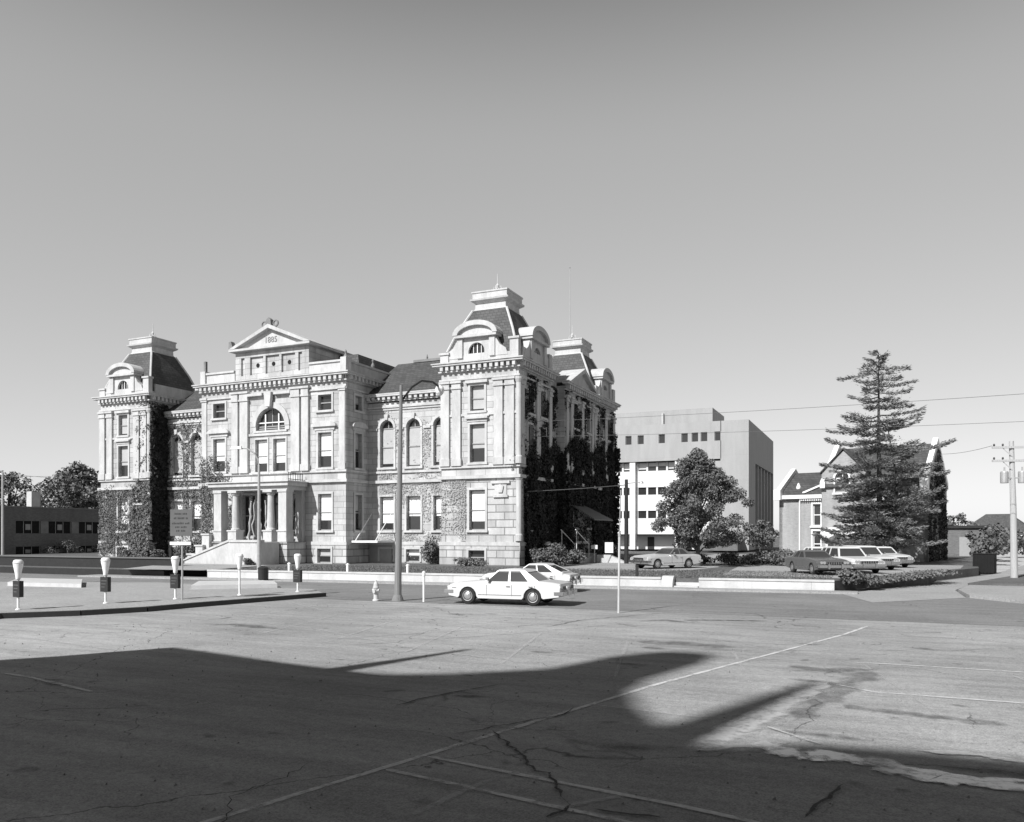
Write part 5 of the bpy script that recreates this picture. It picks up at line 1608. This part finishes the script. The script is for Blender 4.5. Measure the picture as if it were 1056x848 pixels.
for i, (x, y, w, h, lab) in enumerate((
        (-20.6, 50.9, 1.7, 1.45, 'leftmost round clipped shrub at the right corner of the courthouse'),
        (-20.0, 52.4, 2.1, 1.85, 'largest round clipped shrub beside the right corner of the courthouse'),
        (-19.6, 55.2, 1.7, 1.4, 'smaller round shrub between the large shrub and the side entrance rails'),
        (-19.3, 61.6, 2.0, 1.9, 'shrub right of the white notice beside the side entrance'),
        (-25.2, 49.4, 2.6, 0.7, 'low dark shrub under the basement window of the right corner tower'),
        (-29.3, 51.2, 1.6, 1.9, 'leafy shrub against the right wing beside the corner tower'),
        (-39.9, 44.3, 0.9, 0.6, 'small shrub at the end of the porch landing'),
        (-52.0, 50.6, 2.4, 2.0, 'dark shrub at the foot of the left wing behind the sign'),
        (-53.9, 49.2, 1.5, 1.1, 'small shrub by the left tower beside the parking meter'),
        (-48.3, 47.6, 1.5, 2.1, 'shrub behind the stepped pedestals of the porch stair'),
        (-58.0, 49.5, 1.6, 1.0, 'low shrub in front of the left corner tower'),
        (-86.5, 66.2, 3.0, 2.3, 'large shrub in front of the flat roofed office windows'),
        (-86.5, 63.7, 2.0, 1.5, 'smaller shrub left of the large one at the flat roofed office'),
        (-86.5, 70.0, 2.4, 1.7, 'shrub at the right end of the flat roofed office'))):
    shrub((x, y, 0.42 if x > -80 else 0.0), w, h, lab, 100 + i)
hz = 0
for i, (x, y, w, h) in enumerate(((-9.6, 59.4, 2.2, 1.0), (-8.0, 59.0, 2.4, 0.9), (-6.6, 58.6, 2.2, 1.15), (-5.4, 58.2, 2.2, 1.0), (-11.8, 60.0, 2.2, 0.9), (-5.9, 61.5, 2.4, 1.2), (-7.6, 62.0, 2.6, 1.1))):
    shrub((x, y, LZ), w, h, ('first', 'second', 'third', 'fourth', 'fifth', 'sixth', 'seventh')[i] + ' of the untrimmed shrubs between the leafy tree and the dark sedan', 140 + i, group='shrubs of the untrimmed hedge')
shrub((-1.05, 41.0, 0.3), 1.5, 0.8, 'dark low shrub at the right end of the short retaining wall', 160)
shrub((-0.3, 41.6, 0.25), 1.2, 0.55, 'small low shrub next to the dark one at the wall end', 161)
# ground cover along the drive
Pq = []
for k in range(5200):
    t_ = rnd.random(); x = -0.6 + 4.0 * t_ + rnd.gauss(0, 0.3); y = 42.2 + 7.5 * t_ + rnd.gauss(0, 0.55)
    Pq.append((x, y, LZ * (0.4 + 0.6 * min(1, t_ + 0.2)) + rnd.uniform(0, 0.22)))
mb = MB(); Pq = np.array(Pq); mb.quads(leaf_quads(Pq, np.tile([-.1, -.3, .9], (len(Pq), 1)), 0.10, RNG, 0.7))
tag(mb.build('grass', 'shrub', recalc=False), 'low dark leafy growth along the edge of the drive', 'undergrowth', kind='stuff')
# grass blades on the near edges of the lawns
Pq = np.stack([RNG.uniform(-36, -2, 26000), RNG.uniform(0, 1, 26000) ** 1.4 * 9, np.full(26000, LZ)], 1)
Pq[:, 1] += 37.4 + (Pq[:, 0] + 36.2) * 0.0842
ang = RNG.uniform(0, 6.28, len(Pq)); bw_ = 0.02
dv = np.stack([np.cos(ang) * bw_, np.sin(ang) * bw_, np.zeros(len(Pq))], 1)
tip = Pq + np.stack([RNG.normal(0, 0.03, len(Pq)), RNG.normal(0, 0.03, len(Pq)), RNG.uniform(0.03, 0.09, len(Pq))], 1)
mb = MB(); mb.quads(np.stack([Pq - dv, Pq + dv, tip], 1))
tag(mb.build('grass', 'shrub', recalc=False), 'short grass on the courthouse lawn behind the retaining wall', 'grass', kind='stuff')

# ------------------------------------------------------------------ vehicles
def car(loc, rz, label, paint, L=4.5, W=1.74, H=1.33, WBs=2.6, hood=0.86, belt=0.90, trunk=0.90, cabin=(0.52, 0.08, -0.88, -1.42), roofm=None, cat='car', wagon=False, name='parked_car', group=None, trim='chrome'):
    """x is forward. cabin: windscreen foot, roof front, roof rear, rear window foot"""
    root = thing(name, label, cat, loc, rz, group)
    xf, xb = L / 2, -L / 2
    xw, xrf, xrr, xrb = cabin
    fa, ra, ar_ = WBs / 2 + 0.12, -WBs / 2 + 0.12, 0.36
    top = [(xf, 0.50), (xf + 0.02, 0.66), (xf - 0.05, hood - 0.12), (xf - 0.25, hood - 0.05), (xf - 0.9, hood), (xw, hood + 0.05), (xrb, belt + 0.02), (xb + 0.35, trunk), (xb + 0.06, trunk - 0.05), (xb, trunk - 0.18), (xb + 0.02, 0.50), (xb + 0.06, 0.34)]
    if wagon: top[7:9] = [(xb + 0.2, belt), (xb + 0.05, belt - 0.03)]
    bot = [(ra - ar_ - 0.06, 0.26)] + [(ra + ar_ * math.cos(a), 0.30 + ar_ * math.sin(a)) for a in [math.pi - k * math.pi / 8 for k in range(9)]] + [(ra + ar_ + 0.06, 0.23), (fa - ar_ - 0.06, 0.23)] + [(fa + ar_ * math.cos(a), 0.30 + ar_ * math.sin(a)) for a in [math.pi - k * math.pi / 8 for k in range(9)]] + [(fa + ar_ + 0.05, 0.25), (xf - 0.04, 0.32)]
    prof = top + bot
    hw = W / 2
    def layer(y, ins, drop):
        out = []
        for x, z in prof:
            zz = z
            if z > hood - 0.14: zz = z - drop
            xx = x * (1 - ins)
            out.append((xx, y, zz))
        return out
    mb = MB()
    lay = [layer(-hw, 0.012, 0.13), layer(-hw + 0.05, 0.004, 0.045), layer(-hw + 0.16, 0, 0), layer(hw - 0.16, 0, 0), layer(hw - 0.05, 0.004, 0.045), layer(hw, 0.012, 0.13)]
    n = len(prof); i0 = len(mb.v)
    for l in lay: mb.v.extend(l)
    for q in range(len(lay) - 1):
        for k in range(n):
            j = (k + 1) % n
            mb.f.append((i0 + q * n + k, i0 + q * n + j, i0 + (q + 1) * n + j, i0 + (q + 1) * n + k)); mb.mi.append(0)
    mb.f.append(tuple(i0 + k for k in range(n - 1, -1, -1))); mb.mi.append(0)
    mb.f.append(tuple(i0 + (len(lay) - 1) * n + k for k in range(n))); mb.mi.append(0)
    body = mb.build('body', paint, root)
    mb = MB(); mb.box(ra - 0.5, fa + 0.5, -hw + 0.22, hw - 0.22, 0.2, 0.62); mb.build('underbody', 'dark', body)
    # glasshouse
    wb, wt = hw - 0.09, hw - 0.27
    zb, zt = belt - 0.04, H - 0.05
    B = {}
    for s in (-1, 1):
        B[s] = [Vector((xw, s * wb, zb)), Vector((xrf, s * wt, zt)), Vector((xrr, s * wt, zt)), Vector((xrb, s * wb, zb))]
    mb = MB()
    mb.hexa([tuple(B[-1][0]), tuple(B[1][0]), tuple(B[1][3]), tuple(B[-1][3]), tuple(B[-1][1]), tuple(B[1][1]), tuple(B[1][2]), tuple(B[-1][2])])
    mb.build('glasshouse', 'carglass', root)
    mb = MB()
    def strip(a, b, w0, w1, s):
        """a pillar on the side glass from length share a (foot) to b (head)"""
        o = Vector((0, s * 0.012, 0.006))
        f = lambda q, t: B[s][0].lerp(B[s][3], q) * (1 - t) + B[s][1].lerp(B[s][2], q) * t + o
        p = [f(a, 0), f(a + w0, 0), f(b + w1, 1), f(b, 1)]
        i = Vector((0, -s * 0.03, 0))
        mb.prism([tuple(v) for v in p], [tuple(v + i) for v in p])
    rear = 0.16 if not wagon else 0.05
    for s in (-1, 1):
        strip(-0.005, -0.01, 0.03, 0.05, s)
        strip(0.43, 0.42, 0.04, 0.05, s)
        strip(1 - rear - 0.03, 1 - rear * 1.15, rear + 0.035, rear * 1.15 + 0.01, s)
        if wagon: strip(0.70, 0.70, 0.04, 0.04, s)
    for e in (0, 3):
        for s in (-1, 1):
            k = 1 if e == 0 else 2
            a, b = B[s][e], B[s][k]; x = Vector((0.01 if e == 0 else -0.01, 0, 0.012)); q = Vector((0, -s * 0.07, 0))
            mb.prism([tuple(a + x), tuple(a + x + q), tuple(b + x + q), tuple(b + x)], [tuple(a), tuple(a + q), tuple(b + q), tuple(b)])
    mb.build('pillar', roofm or paint, root)
    mb = MB()
    e = 0.05
    r0 = [(xrf + e + 0.03, -wt - 0.02, zt - 0.03), (xrf + e + 0.03, wt + 0.02, zt - 0.03), (xrr - e - 0.03, wt + 0.02, zt - 0.03), (xrr - e - 0.03, -wt - 0.02, zt - 0.03)]
    r1 = [(xrf - 0.02, -wt + 0.07, H), (xrf - 0.02, wt - 0.07, H), (xrr + 0.03, wt - 0.07, H), (xrr + 0.03, -wt + 0.07, H)]
    r2 = [(xrf - 0.3, -wt + 0.25, H + 0.025), (xrf - 0.3, wt - 0.25, H + 0.025), (xrr + 0.3, wt - 0.25, H + 0.025), (xrr + 0.3, -wt + 0.25, H + 0.025)]
    mb.hexa(r0 + r1); mb.hexa(r1 + r2)
    mb.build('roof', roofm or paint, root)
    # wheels
    for x in (fa, ra):
        for s in (-1, 1):
            mb = MB(); y0 = s * (hw - 0.20); y1 = s * (hw - 0.015)
            pr = [(0.24, y0), (0.305, y0 + s * 0.01), (0.315, y0 + s * 0.05), (0.315, y1 - s * 0.05), (0.295, y1 - s * 0.008), (0.20, y1)]
            def spin(mb, pr, n=20):
                i = len(mb.v)
                for r, y in pr:
                    for q in range(n):
                        a = 2 * math.pi * q / n; mb.v.append((x + r * math.cos(a), y, 0.315 + r * math.sin(a)))
                for k in range(len(pr) - 1):
                    for q in range(n):
                        j = (q + 1) % n
                        mb.f.append((i + k * n + q, i + k * n + j, i + (k + 1) * n + j, i + (k + 1) * n + q)); mb.mi.append(0)
                mb.f.append(tuple(i + q for q in range(n - 1, -1, -1))); mb.mi.append(0)
                l = i + (len(pr) - 1) * n; mb.f.append(tuple(l + q for q in range(n))); mb.mi.append(0)
            spin(mb, pr); wh = mb.build('wheel', 'tyre', root)
            mb = MB(); spin(mb, [(0.205, y1 - s * 0.02), (0.20, y1 + s * 0.005), (0.15, y1 - s * 0.004), (0.12, y1 + s * 0.012), (0.04, y1 + s * 0.03)]); mb.build('hubcap', 'hubcap', wh)
    # bumpers, lamps, grille, plate, trim
    for x, sg, nm in ((xf, 1, 'front_bumper'), (xb, -1, 'rear_bumper')):
        mb = MB(); mb.box(x + sg * 0.0, x + sg * 0.13, -hw + 0.02, hw - 0.02, 0.40, 0.54)
        for s in (-1, 1):
            mb.box(x - sg * 0.25, x + sg * 0.10, s * (hw + 0.0) - 0.02, s * (hw + 0.0) + 0.02, 0.41, 0.53)
            mb.box(x + sg * 0.131, x + sg * 0.17, s * 0.35 - 0.05, s * 0.35 + 0.05, 0.34, 0.60)
        mb.build(nm, trim, root)
    mb = MB(); mb.box(xf + 0.0, xf + 0.03, -hw + 0.42, hw - 0.42, 0.56, hood - 0.16)
    for k in range(7): mb.box(xf + 0.031, xf + 0.04, -hw + 0.45 + k * (W - 0.9) / 7, -hw + 0.48 + k * (W - 0.9) / 7, 0.57, hood - 0.17, 1)
    mb.build('grille', ['metal_dark', 'chrome'], root)
    for s in (-1, 1):
        mb = MB()
        for yy in (hw - 0.19, hw - 0.34):
            pts = [(0.0, 0)]; n = 12; i = len(mb.v)
            a = [(xf - 0.02, s * yy + 0.075 * math.cos(q * 6.283 / n), 0.66 + 0.075 * math.sin(q * 6.283 / n)) for q in range(n)]
            mb.prism(a, [(px_ + 0.06, py_, pz_) for px_, py_, pz_ in a])
        mb.build('headlight', 'lens', root)
        mb = MB(); mb.box(xb - 0.03, xb + 0.05, s * (hw - 0.36) - 0.2, s * (hw - 0.36) + 0.2, trunk - 0.27, trunk - 0.14); mb.build('tail_light', 'vinyl', root)
        mb = MB()
        mb.box(fa + ar_ + 0.1, xf - 0.2, s * hw - 0.003, s * hw + 0.012, 0.60, 0.625)
        mb.box(ra + ar_ + 0.08, fa - ar_ - 0.08, s * hw - 0.003, s * hw + 0.012, 0.36, 0.385)
        mb.build('side_trim', 'chrome', root)
        mb = MB()
        for xx in (xw - 0.1, (xw + xrb) / 2 - 0.02, (xrb + ra) / 2 + 0.05 if not wagon else ra):
            mb.box(xx - 0.006, xx + 0.006, s * hw - 0.004, s * hw + 0.004, 0.34, belt - 0.14)
        mb.build('door_seam', 'metal_dark', root)
        mb = MB()
        for xx in ((xw + xrb) / 2 + 0.12, (xrb + ra) / 2 + 0.2):
            mb.box(xx - 0.07, xx + 0.07, s * hw + 0.001, s * hw + 0.03, belt - 0.20, belt - 0.17)
        mb.build('door_handle', 'chrome', root)
    mb = MB(); mb.box(xb - 0.035, xb - 0.002, -0.16, 0.16, 0.58, 0.70); mb.build('number_plate', 'blind', root)
    mb = MB(); mb.tube([(xw - 0.2, hw - 0.05, belt - 0.02), (xw - 0.2, hw + 0.06, belt + 0.06)], 0.015); mb.box(xw - 0.22, xw - 0.12, hw + 0.03, hw + 0.14, belt + 0.03, belt + 0.13); mb.build('door_mirror', 'chrome', root)
    return root

car((-12.68, 28.22, 0.012), R(183.5), 'white four door sedan parked side on at the near kerb, the largest car', 'paint_white', L=4.5, W=1.72, H=1.30, WBs=2.6, cabin=(0.74, 0.28, -0.80, -1.42), hood=0.84, belt=0.88, trunk=0.86)
car((-14.75, 35.2, 0.012), R(183.5), 'white coupe parked at the far kerb, half hidden behind the nearest white sedan', 'paint_white', L=4.3, W=1.68, H=1.27, cabin=(0.45, -0.05, -0.95, -1.75), trunk=0.84)
car((-12.2, 51.2, LZ + 0.004), R(233), 'long silver coupe with a dark roof parked on the lane beside the leafy tree', 'paint_silver', L=4.3, W=1.8, H=1.28, WBs=2.5, roofm='vinyl', cabin=(0.35, -0.15, -0.9, -1.5))
car((-3.0, 47.3, LZ + 0.004), R(-62.9), 'dark sedan parked at the left end of the row above the short retaining wall', 'paint_dark', L=4.5, W=1.76, H=1.26, WBs=2.6, cabin=(0.35, -0.2, -1.0, -1.5))
car((-3.1, 53.6, LZ + 0.004), R(-62.9), 'pale sedan parked just behind the dark sedan', 'paint_cream', L=4.9, W=1.82, H=1.36)
car((-1.45, 50.1, LZ + 0.004), R(-62.9), 'white station wagon with a square grille right of the dark sedan', 'paint_white', L=4.8, W=1.80, H=1.42, WBs=2.8, wagon=True, cabin=(0.55, 0.1, -1.9, -2.3))
car((-0.6, 55.2, LZ + 0.004), R(-62.9), 'white station wagon second from the right end of the row, under the conifer', 'paint_white', L=4.8, W=1.80, H=1.42, WBs=2.8, wagon=True, cabin=(0.55, 0.1, -1.9, -2.3))
car((0.35, 59.6, LZ + 0.004), R(-62.9), 'white sedan at the right end of the row, beyond the station wagons', 'paint_white', L=4.6, W=1.76, H=1.32)
car((15.8, 86.0, 0.03), R(200), 'pale car far off on the gravel yard behind the black skip', 'paint_cream', L=4.6, W=1.76, H=1.32)
car((20.5, 92.0, 0.03), R(200), 'white car far off on the gravel yard right of the wooden pole', 'paint_white', L=4.6, W=1.76, H=1.32)
sheet('pavement', [(-7.5, 43.8), (-1.2, 42.6), (4.8, 58), (5.5, 64), (-9, 64)], LZ + 0.004, 'walk', None, 'structure')
sheet('road', [(-18.5, 46.5), (-10.5, 47.2), (-9.0, 57), (-13, 92), (-20, 92)], LZ + 0.004, 'walk', None, 'structure')

# ------------------------------------------------------------------ street furniture
def meter(loc, label, plate=True, s=1.0, ph=1.0, group='parking meters along the island', bag='hood'):
    t = thing('parking_meter', label, 'parking meter', loc, rnd.uniform(-0.2, 0.2), group)
    mb = MB(); mb.tube([(0, 0, 0), (0, 0, 1.0 * ph)], 0.04, 8); mb.lathe(0, 0, [(0.09, 0), (0.09, 0.02), (0.045, 0.05)], 10); mb.build('post', 'metal_white', t)
    z = 0.98 * ph
    mb = MB(); mb.lathe(0, 0, [(0.06, z), (0.085, z + 0.04), (0.09, z + 0.12), (0.125, z + 0.3), (0.17, z + 0.5), (0.175, z + 0.58), (0.15, z + 0.64), (0.10, z + 0.665)], 16)
    for q in range(len(mb.v)): mb.v[q] = (mb.v[q][0] * 0.88, mb.v[q][1] * 0.88, mb.v[q][2])
    h = mb.build('meter_hood', bag, t, smooth=True)
    mb = MB(); mb.lathe(0, 0, [(0.155, z + 0.535), (0.163, z + 0.55), (0.155, z + 0.565)], 16); mb.build('drawstring', 'kerb', h)
    if plate:
        mb = MB(); mb.box(-0.19, 0.19, -0.07, 0.07, z - 0.56, z - 0.03); b = mb.build('coin_box', 'metal_dark', t)
        mb = MB()
        for k in range(3): mb.box(-0.14, 0.14 - 0.05 * k, -0.074, -0.0705, z - 0.18 - k * 0.11, z - 0.155 - k * 0.11)
        mb.build('notice', 'sign', b)
    return t
for (x, y), lab, pl in (((-25.7, 17.78), 'hooded white parking meter on the island nearest the left edge of the view', True),
                        ((-25.25, 20.73), 'hooded white parking meter on the island, second from the left', True),
                        ((-24.49, 23.2), 'hooded white parking meter right beside the sign post', True),
                        ((-23.69, 25.77), 'slim white parking meter without a dark box, in front of the porch stair', False),
                        ((-22.81, 28.33), 'hooded white parking meter at the right tip of the island', True)):
    meter((x, y, 0.15), lab, pl, ph=1.0 if pl else 1.05)
x, y = (-23.89, 22.96)
t = thing('street_sign', 'dark square lettered sign on a thin post with a pale strip below', 'sign', (x, y, 0.15), R(12))
mb = MB(); mb.tube([(0, 0, 0), (0, 0, 3.4)], 0.035, 8); mb.build('post', 'metal_grey', t)
mb = MB(); mb.box(-0.46, 0.46, -0.075, -0.04, 2.42, 3.42); bd = mb.build('board', 'sign', t)
mb = MB(); mb.box(-0.48, 0.40, -0.07, -0.04, 2.08, 2.2); mb.build('strip', 'metal_white', t)
mb = MB()
for zz, ws in ((3.22, (0.3, 0.2)), (3.05, (0.12, 0.3, 0.1)), (2.86, (0.5, 0.2)), (2.72, (0.2, 0.25)), (2.58, (0.16, 0.2))):
    xx = -sum(ws) / 2 - 0.02 * (len(ws) - 1)
    for w_ in ws:
        k = max(2, int(w_ / 0.06))
        for q in range(k):
            mb.box(xx + q * w_ / k, xx + (q + 0.6) * w_ / k, -0.079, -0.0755, zz, zz + rnd.uniform(0.05, 0.075))
        xx += w_ + 0.04
mb.build('lettering', 'sign_text', bd)

x, y = (-18.01, 27.13)
t = thing('fire_hydrant', 'pale fire hydrant on the near kerb left of the wooden lamp pole', 'fire hydrant', (x, y, 0.01), 0)
mb = MB(); mb.lathe(0, 0, [(0.17, 0), (0.17, 0.05), (0.12, 0.07), (0.11, 0.5), (0.15, 0.52), (0.15, 0.57), (0.13, 0.6), (0.11, 0.72), (0.06, 0.79), (0.04, 0.8), (0.04, 0.85)], 16); mb.build('barrel', 'kerb', t)
for s in (-1, 1):
    mb = MB(); mb.tube([(s * 0.08, 0, 0.45), (s * 0.19, 0, 0.45)], 0.055, 10); mb.build('nozzle', 'kerb', t)
mb = MB(); mb.tube([(0, -0.08, 0.4), (0, -0.2, 0.4)], 0.075, 10); mb.build('nozzle', 'kerb', t)

t.scale = (0.82, 0.82, 0.95)
x, y = (-17.23, 27.48)
t = thing('lamp_pole', 'weathered wooden pole with a curved street lamp arm, right of the hydrant', 'street lamp', (x, y, 0), 0)
mb = MB(); mb.tube([(0, 0, 0), (0.06, 0, 3), (0.12, 0, 6), (0.16, 0, 8.5)], [0.15, 0.12, 0.085, 0.06], 12)
mb.lathe(0, 0, [(0.24, 0), (0.22, 0.08), (0.16, 0.25)], 12); mb.build('pole', 'wood', t)
mb = MB(); mb.tube([(0.16, 0.05, 7.9), (0.16, 0.8, 8.55), (0.16, 1.6, 8.95), (0.16, 2.5, 9.05), (0.16, 3.0, 8.95)], 0.045, 8); mb.build('arm', 'metal_dark', t)
mb = MB(); mb.lathe(0.16, 3.1, [(0.05, 9.02), (0.16, 8.95), (0.2, 8.85), (0.16, 8.68), (0.08, 8.58)], 12); mb.build('lamp_head', 'metal_white', t)

x, y = (-32.85, 37.32)
t = thing('street_lamp', 'slender grey street lamp with a curved arm in front of the porch', 'street lamp', (x, y, 0.1), R(202))
mb = MB(); mb.tube([(0, 0, 0), (0, 0, 3), (0, 0, 6.6)], [0.13, 0.10, 0.07], 10); mb.lathe(0, 0, [(0.22, 0), (0.2, 0.3), (0.14, 0.45)], 10)
mb.build('pole', 'metal_grey', t)
mb = MB(); mb.tube([(0, 0, 6.5), (0.05, 0, 6.9), (0.3, 0, 7.3), (0.7, 0, 7.55), (1.1, 0, 7.6)], 0.045, 8); mb.build('arm', 'metal_grey', t)
mb = MB(); mb.hexa([(1.0, -0.12, 7.52), (1.65, -0.08, 7.54), (1.65, 0.08, 7.54), (1.0, 0.12, 7.52), (1.05, -0.08, 7.68), (1.6, -0.05, 7.64), (1.6, 0.05, 7.64), (1.05, 0.08, 7.68)]); mb.build('lamp_head', 'metal_grey', t)
x, y = (-31.26, 35.86)
t = thing('litter_bin', 'black round litter bin at the foot of the slender street lamp', 'bin', (x, y, 0.1), 0)
mb = MB(); mb.lathe(0, 0, [(0.25, 0), (0.28, 0.05), (0.29, 0.62)], 16); mb.build('bin_body', 'metal_dark', t)
mb = MB(); mb.lathe(0, 0, [(0.31, 0.622), (0.31, 0.66), (0.2, 0.74), (0.1, 0.76)], 16); mb.build('lid', 'metal_dark', t)

x, y = (-7.84, 26.22)
t = thing('steel_pole', 'thin pale steel pole on the lot edge right of the nearest white sedan', 'pole', (x, y, 0.005), 0)
mb = MB(); mb.tube([(0, 0, 0), (0.03, 0, 2.6)], 0.038, 10); mb.build('pipe', 'kerb', t)
mb = MB(); mb.tube([(0.03, 0, 2.6), (0.08, 0, 4.1)], 0.018, 8); mb.lathe(0.03, 0, [(0.05, 2.56), (0.05, 2.66)], 10); mb.build('upper_rod', 'metal_grey', t)
x, y = (-16.05, 27.49)
t = thing('marker_post', 'thin white post on the near kerb beside the wooden lamp pole', 'post', (x, y, 0.005), 0)
mb = MB(); mb.tube([(0, 0, 0), (0, 0, 1.15)], 0.045, 8); mb.build('post', 'metal_white', t)
mb = MB(); mb.lathe(0, 0, [(0.06, 1.0), (0.07, 1.05), (0.07, 1.15), (0.03, 1.2)], 8); mb.build('cap', 'metal_white', t)
for (x, y, lab) in ((-27.1, 38.0, 'short white stake on the lawn edge below the small entrance canopy'), (-31.0, 37.75, 'short white stake behind the wall below the porch'), (-23.4, 38.35, 'short white stake on the lawn edge behind the wooden lamp pole')):
    mb = MB(); mb.box(x - 0.06, x + 0.06, y - 0.06, y + 0.06, LZ, LZ + 0.42); mb.frustum(x, y, [(0.08, LZ + 0.42), (0.08, LZ + 0.46), (0.02, LZ + 0.52)])
    tag(mb.build('marker_stake', 'metal_white'), lab, 'stake')

t = thing('utility_pole', 'dark bare utility pole at the right side of the courthouse', 'utility pole', (-16.81, 58.21, LZ), 0)
mb = MB(); mb.tube([(0, 0, 0), (0, 0, 6.2)], [0.17, 0.12], 10); mb.build('pole', 'metal_dark', t)
mb = MB(); mb.tube([(0, 0, 5.9), (1.0, 0.3, 6.0)], 0.03, 6); mb.lathe(1.05, 0.3, [(0.18, 5.9), (0.12, 6.02), (0.03, 6.1)], 10); mb.build('lamp_arm', 'metal_grey', t)
t = thing('utility_pole', 'tall pale wooden utility pole with two crossarms and two transformers', 'utility pole', (6.98, 52.97, 0), R(15))
mb = MB(); mb.tube([(0.05, 0, 0), (0, 0, 4), (-0.1, 0, 7.85)], [0.19, 0.16, 0.12], 12); mb.build('pole', 'wood_pale', t)
for z in (7.5, 6.75):
    mb = MB(); mb.box(-1.15, 1.15, -0.19, -0.09, z - 0.06, z + 0.06)
    mb.prism([(-0.6, -0.14, z - 0.06), (-0.55, -0.14, z - 0.06), (-0.08, -0.14, z - 0.5), (-0.12, -0.14, z - 0.54)], [(-0.6, -0.12, z - 0.06), (-0.55, -0.12, z - 0.06), (-0.08, -0.12, z - 0.5), (-0.12, -0.12, z - 0.54)])
    ca = mb.build('crossarm', 'wood_pale', t)
    mb = MB()
    for xx in (-1.05, -0.6, 0.6, 1.05): mb.lathe(xx, -0.14, [(0.03, z + 0.06), (0.06, z + 0.12), (0.04, z + 0.2)], 8)
    mb.build('insulator', 'metal_dark', ca)
for xx in (-0.5, 0.42):
    mb = MB(); mb.lathe(xx, -0.1, [(0.20, 5.5), (0.21, 5.55), (0.21, 6.1), (0.18, 6.16)], 14); mb.tube([(xx, -0.1, 6.16), (xx, -0.1, 6.4)], 0.04); mb.box(min(0, xx), max(0, xx), -0.12, -0.06, 5.75, 5.82); mb.build('transformer', 'metal_grey', t)
t = thing('lamp_mast', 'thin white mast at the far left edge in front of the flat roofed office', 'mast', (-68.5, 46.0, 0.0), 0)
mb = MB(); mb.tube([(0, 0, 0), (0, 0, 8.0)], [0.12, 0.08], 10); mb.build('mast', 'metal_grey', t)
mb = MB(); mb.tube([(0, 0, 7.8), (-1.5, 0.2, 8.1)], 0.05); mb.build('arm', 'metal_white', t)

x, y = 6.6, 62.8
t = thing('skip', 'tall black ribbed waste container on the drive left of the wooden pole', 'container', (x, y, 0.03), R(13) * -1)
mb = MB(); mb.box(-0.62, 0.62, -0.45, 0.9, 0.04, 1.32)
for k in range(7): mb.box(-0.58 + k * 0.19, -0.52 + k * 0.19, -0.48, -0.452, 0.08, 1.28)
mb.build('body', 'dark', t)
mb = MB(); mb.prism([(-0.66, -0.5, 1.323), (0.66, -0.5, 1.323), (0.66, -0.5, 1.36), (-0.66, -0.5, 1.36)], [(-0.66, 0.95, 1.323), (0.66, 0.95, 1.323), (0.66, 0.95, 1.28), (-0.66, 0.95, 1.28)]); mb.build('lid', 'metal_dark', t)
# side entrance of the courthouse: ramp, rails and notice
t = thing('entrance_ramp', 'pale concrete ramp with two bright handrails at the side entrance under the awning', 'ramp', (-20.5, 58, LZ), 0, world=True)
mb = MB(); mb.prism([(-21.6, 56.9, LZ), (-20.0, 56.9, LZ), (-20.0, 61.0, LZ), (-21.6, 61.0, LZ)], [(-21.6, 56.9, LZ + 0.1), (-20.0, 56.9, LZ + 0.1), (-20.0, 61.0, LZ + 0.7), (-21.6, 61.0, LZ + 0.7)])
mb.build('slope', 'kerb', t)
for xx in (-20.05, -21.2):
    mb = MB(); mb.tube([(xx, 56.2, 3.0), (xx, 59.2, 1.9)], 0.035); mb.tube([(xx, 56.4, 0.5), (xx, 56.4, 2.9)], 0.03); mb.tube([(xx, 59.2, 0.6), (xx, 59.2, 1.9)], 0.03); mb.build('handrail', 'metal_white', t)
mb = MB(); mb.box(-19.7, -19.2, 58.7, 58.75, 1.55, 1.85); mb.tube([(-19.45, 58.78, 0.5), (-19.45, 58.78, 1.9)], 0.03)
tag(mb.build('notice_board', 'metal_white'), 'small white notice beside the bright handrails', 'notice')
t = thing('entrance_sign', 'upright white sign over a pale block at the side entrance', 'sign', (-18.6, 59.6, LZ), 0)
mb = MB(); mb.box(-0.3, 0.35, 0, 0.08, 0.75, 1.55); mb.build('board', 'metal_white', t)
mb = MB(); mb.box(-0.9, 0.2, -0.1, 0.5, 0, 0.6); mb.prism([(0.2, -0.1, 0), (1.4, -0.1, 0), (0.2, -0.1, 0.55)], [(0.2, 0.5, 0), (1.4, 0.5, 0), (0.2, 0.5, 0.55)]); mb.build('plinth', 'kerb', t)

# ------------------------------------------------------------------ wires
def wire(a, b, sag, label, r=0.012):
    a, b = Vector(a), Vector(b); n = 24
    pts = [a.lerp(b, k / n) - Vector((0, 0, sag * 4 * (k / n) * (1 - k / n))) for k in range(n + 1)]
    mb = MB(); mb.tube(pts, r, 5)
    tag(mb.build('overhead_wire', 'wire'), label, 'wire')
wire((40, 39.0, 9.3), (-22.0, 53.0, 10.6), 0.5, 'upper overhead wire crossing the sky above the gabled house')
wire((40, 41.5, 7.9), (-22.0, 52.6, 9.5), 0.5, 'lower overhead wire crossing in front of the conifer', 0.011)
wire((-16.81, 58.21, 6.3), (-21.9, 51.5, 5.6), 0.05, 'short service wire from the dark utility pole to the courthouse side', 0.03)
wire((5.9, 52.6, 7.6), (3.6, 79, 9.8), 0.3, 'service wire from the right utility pole to the gabled house', 0.012)
wire((-68.5, 46.0, 7.9), (-61.9, 52.5, 7.4), 0.1, 'thin wire from the white mast to the left corner tower', 0.012)
wire((-120, 60.0, 11.2), (-62.0, 54.0, 8.2), 0.6, 'thin sagging wire over the flat roofed office', 0.015)
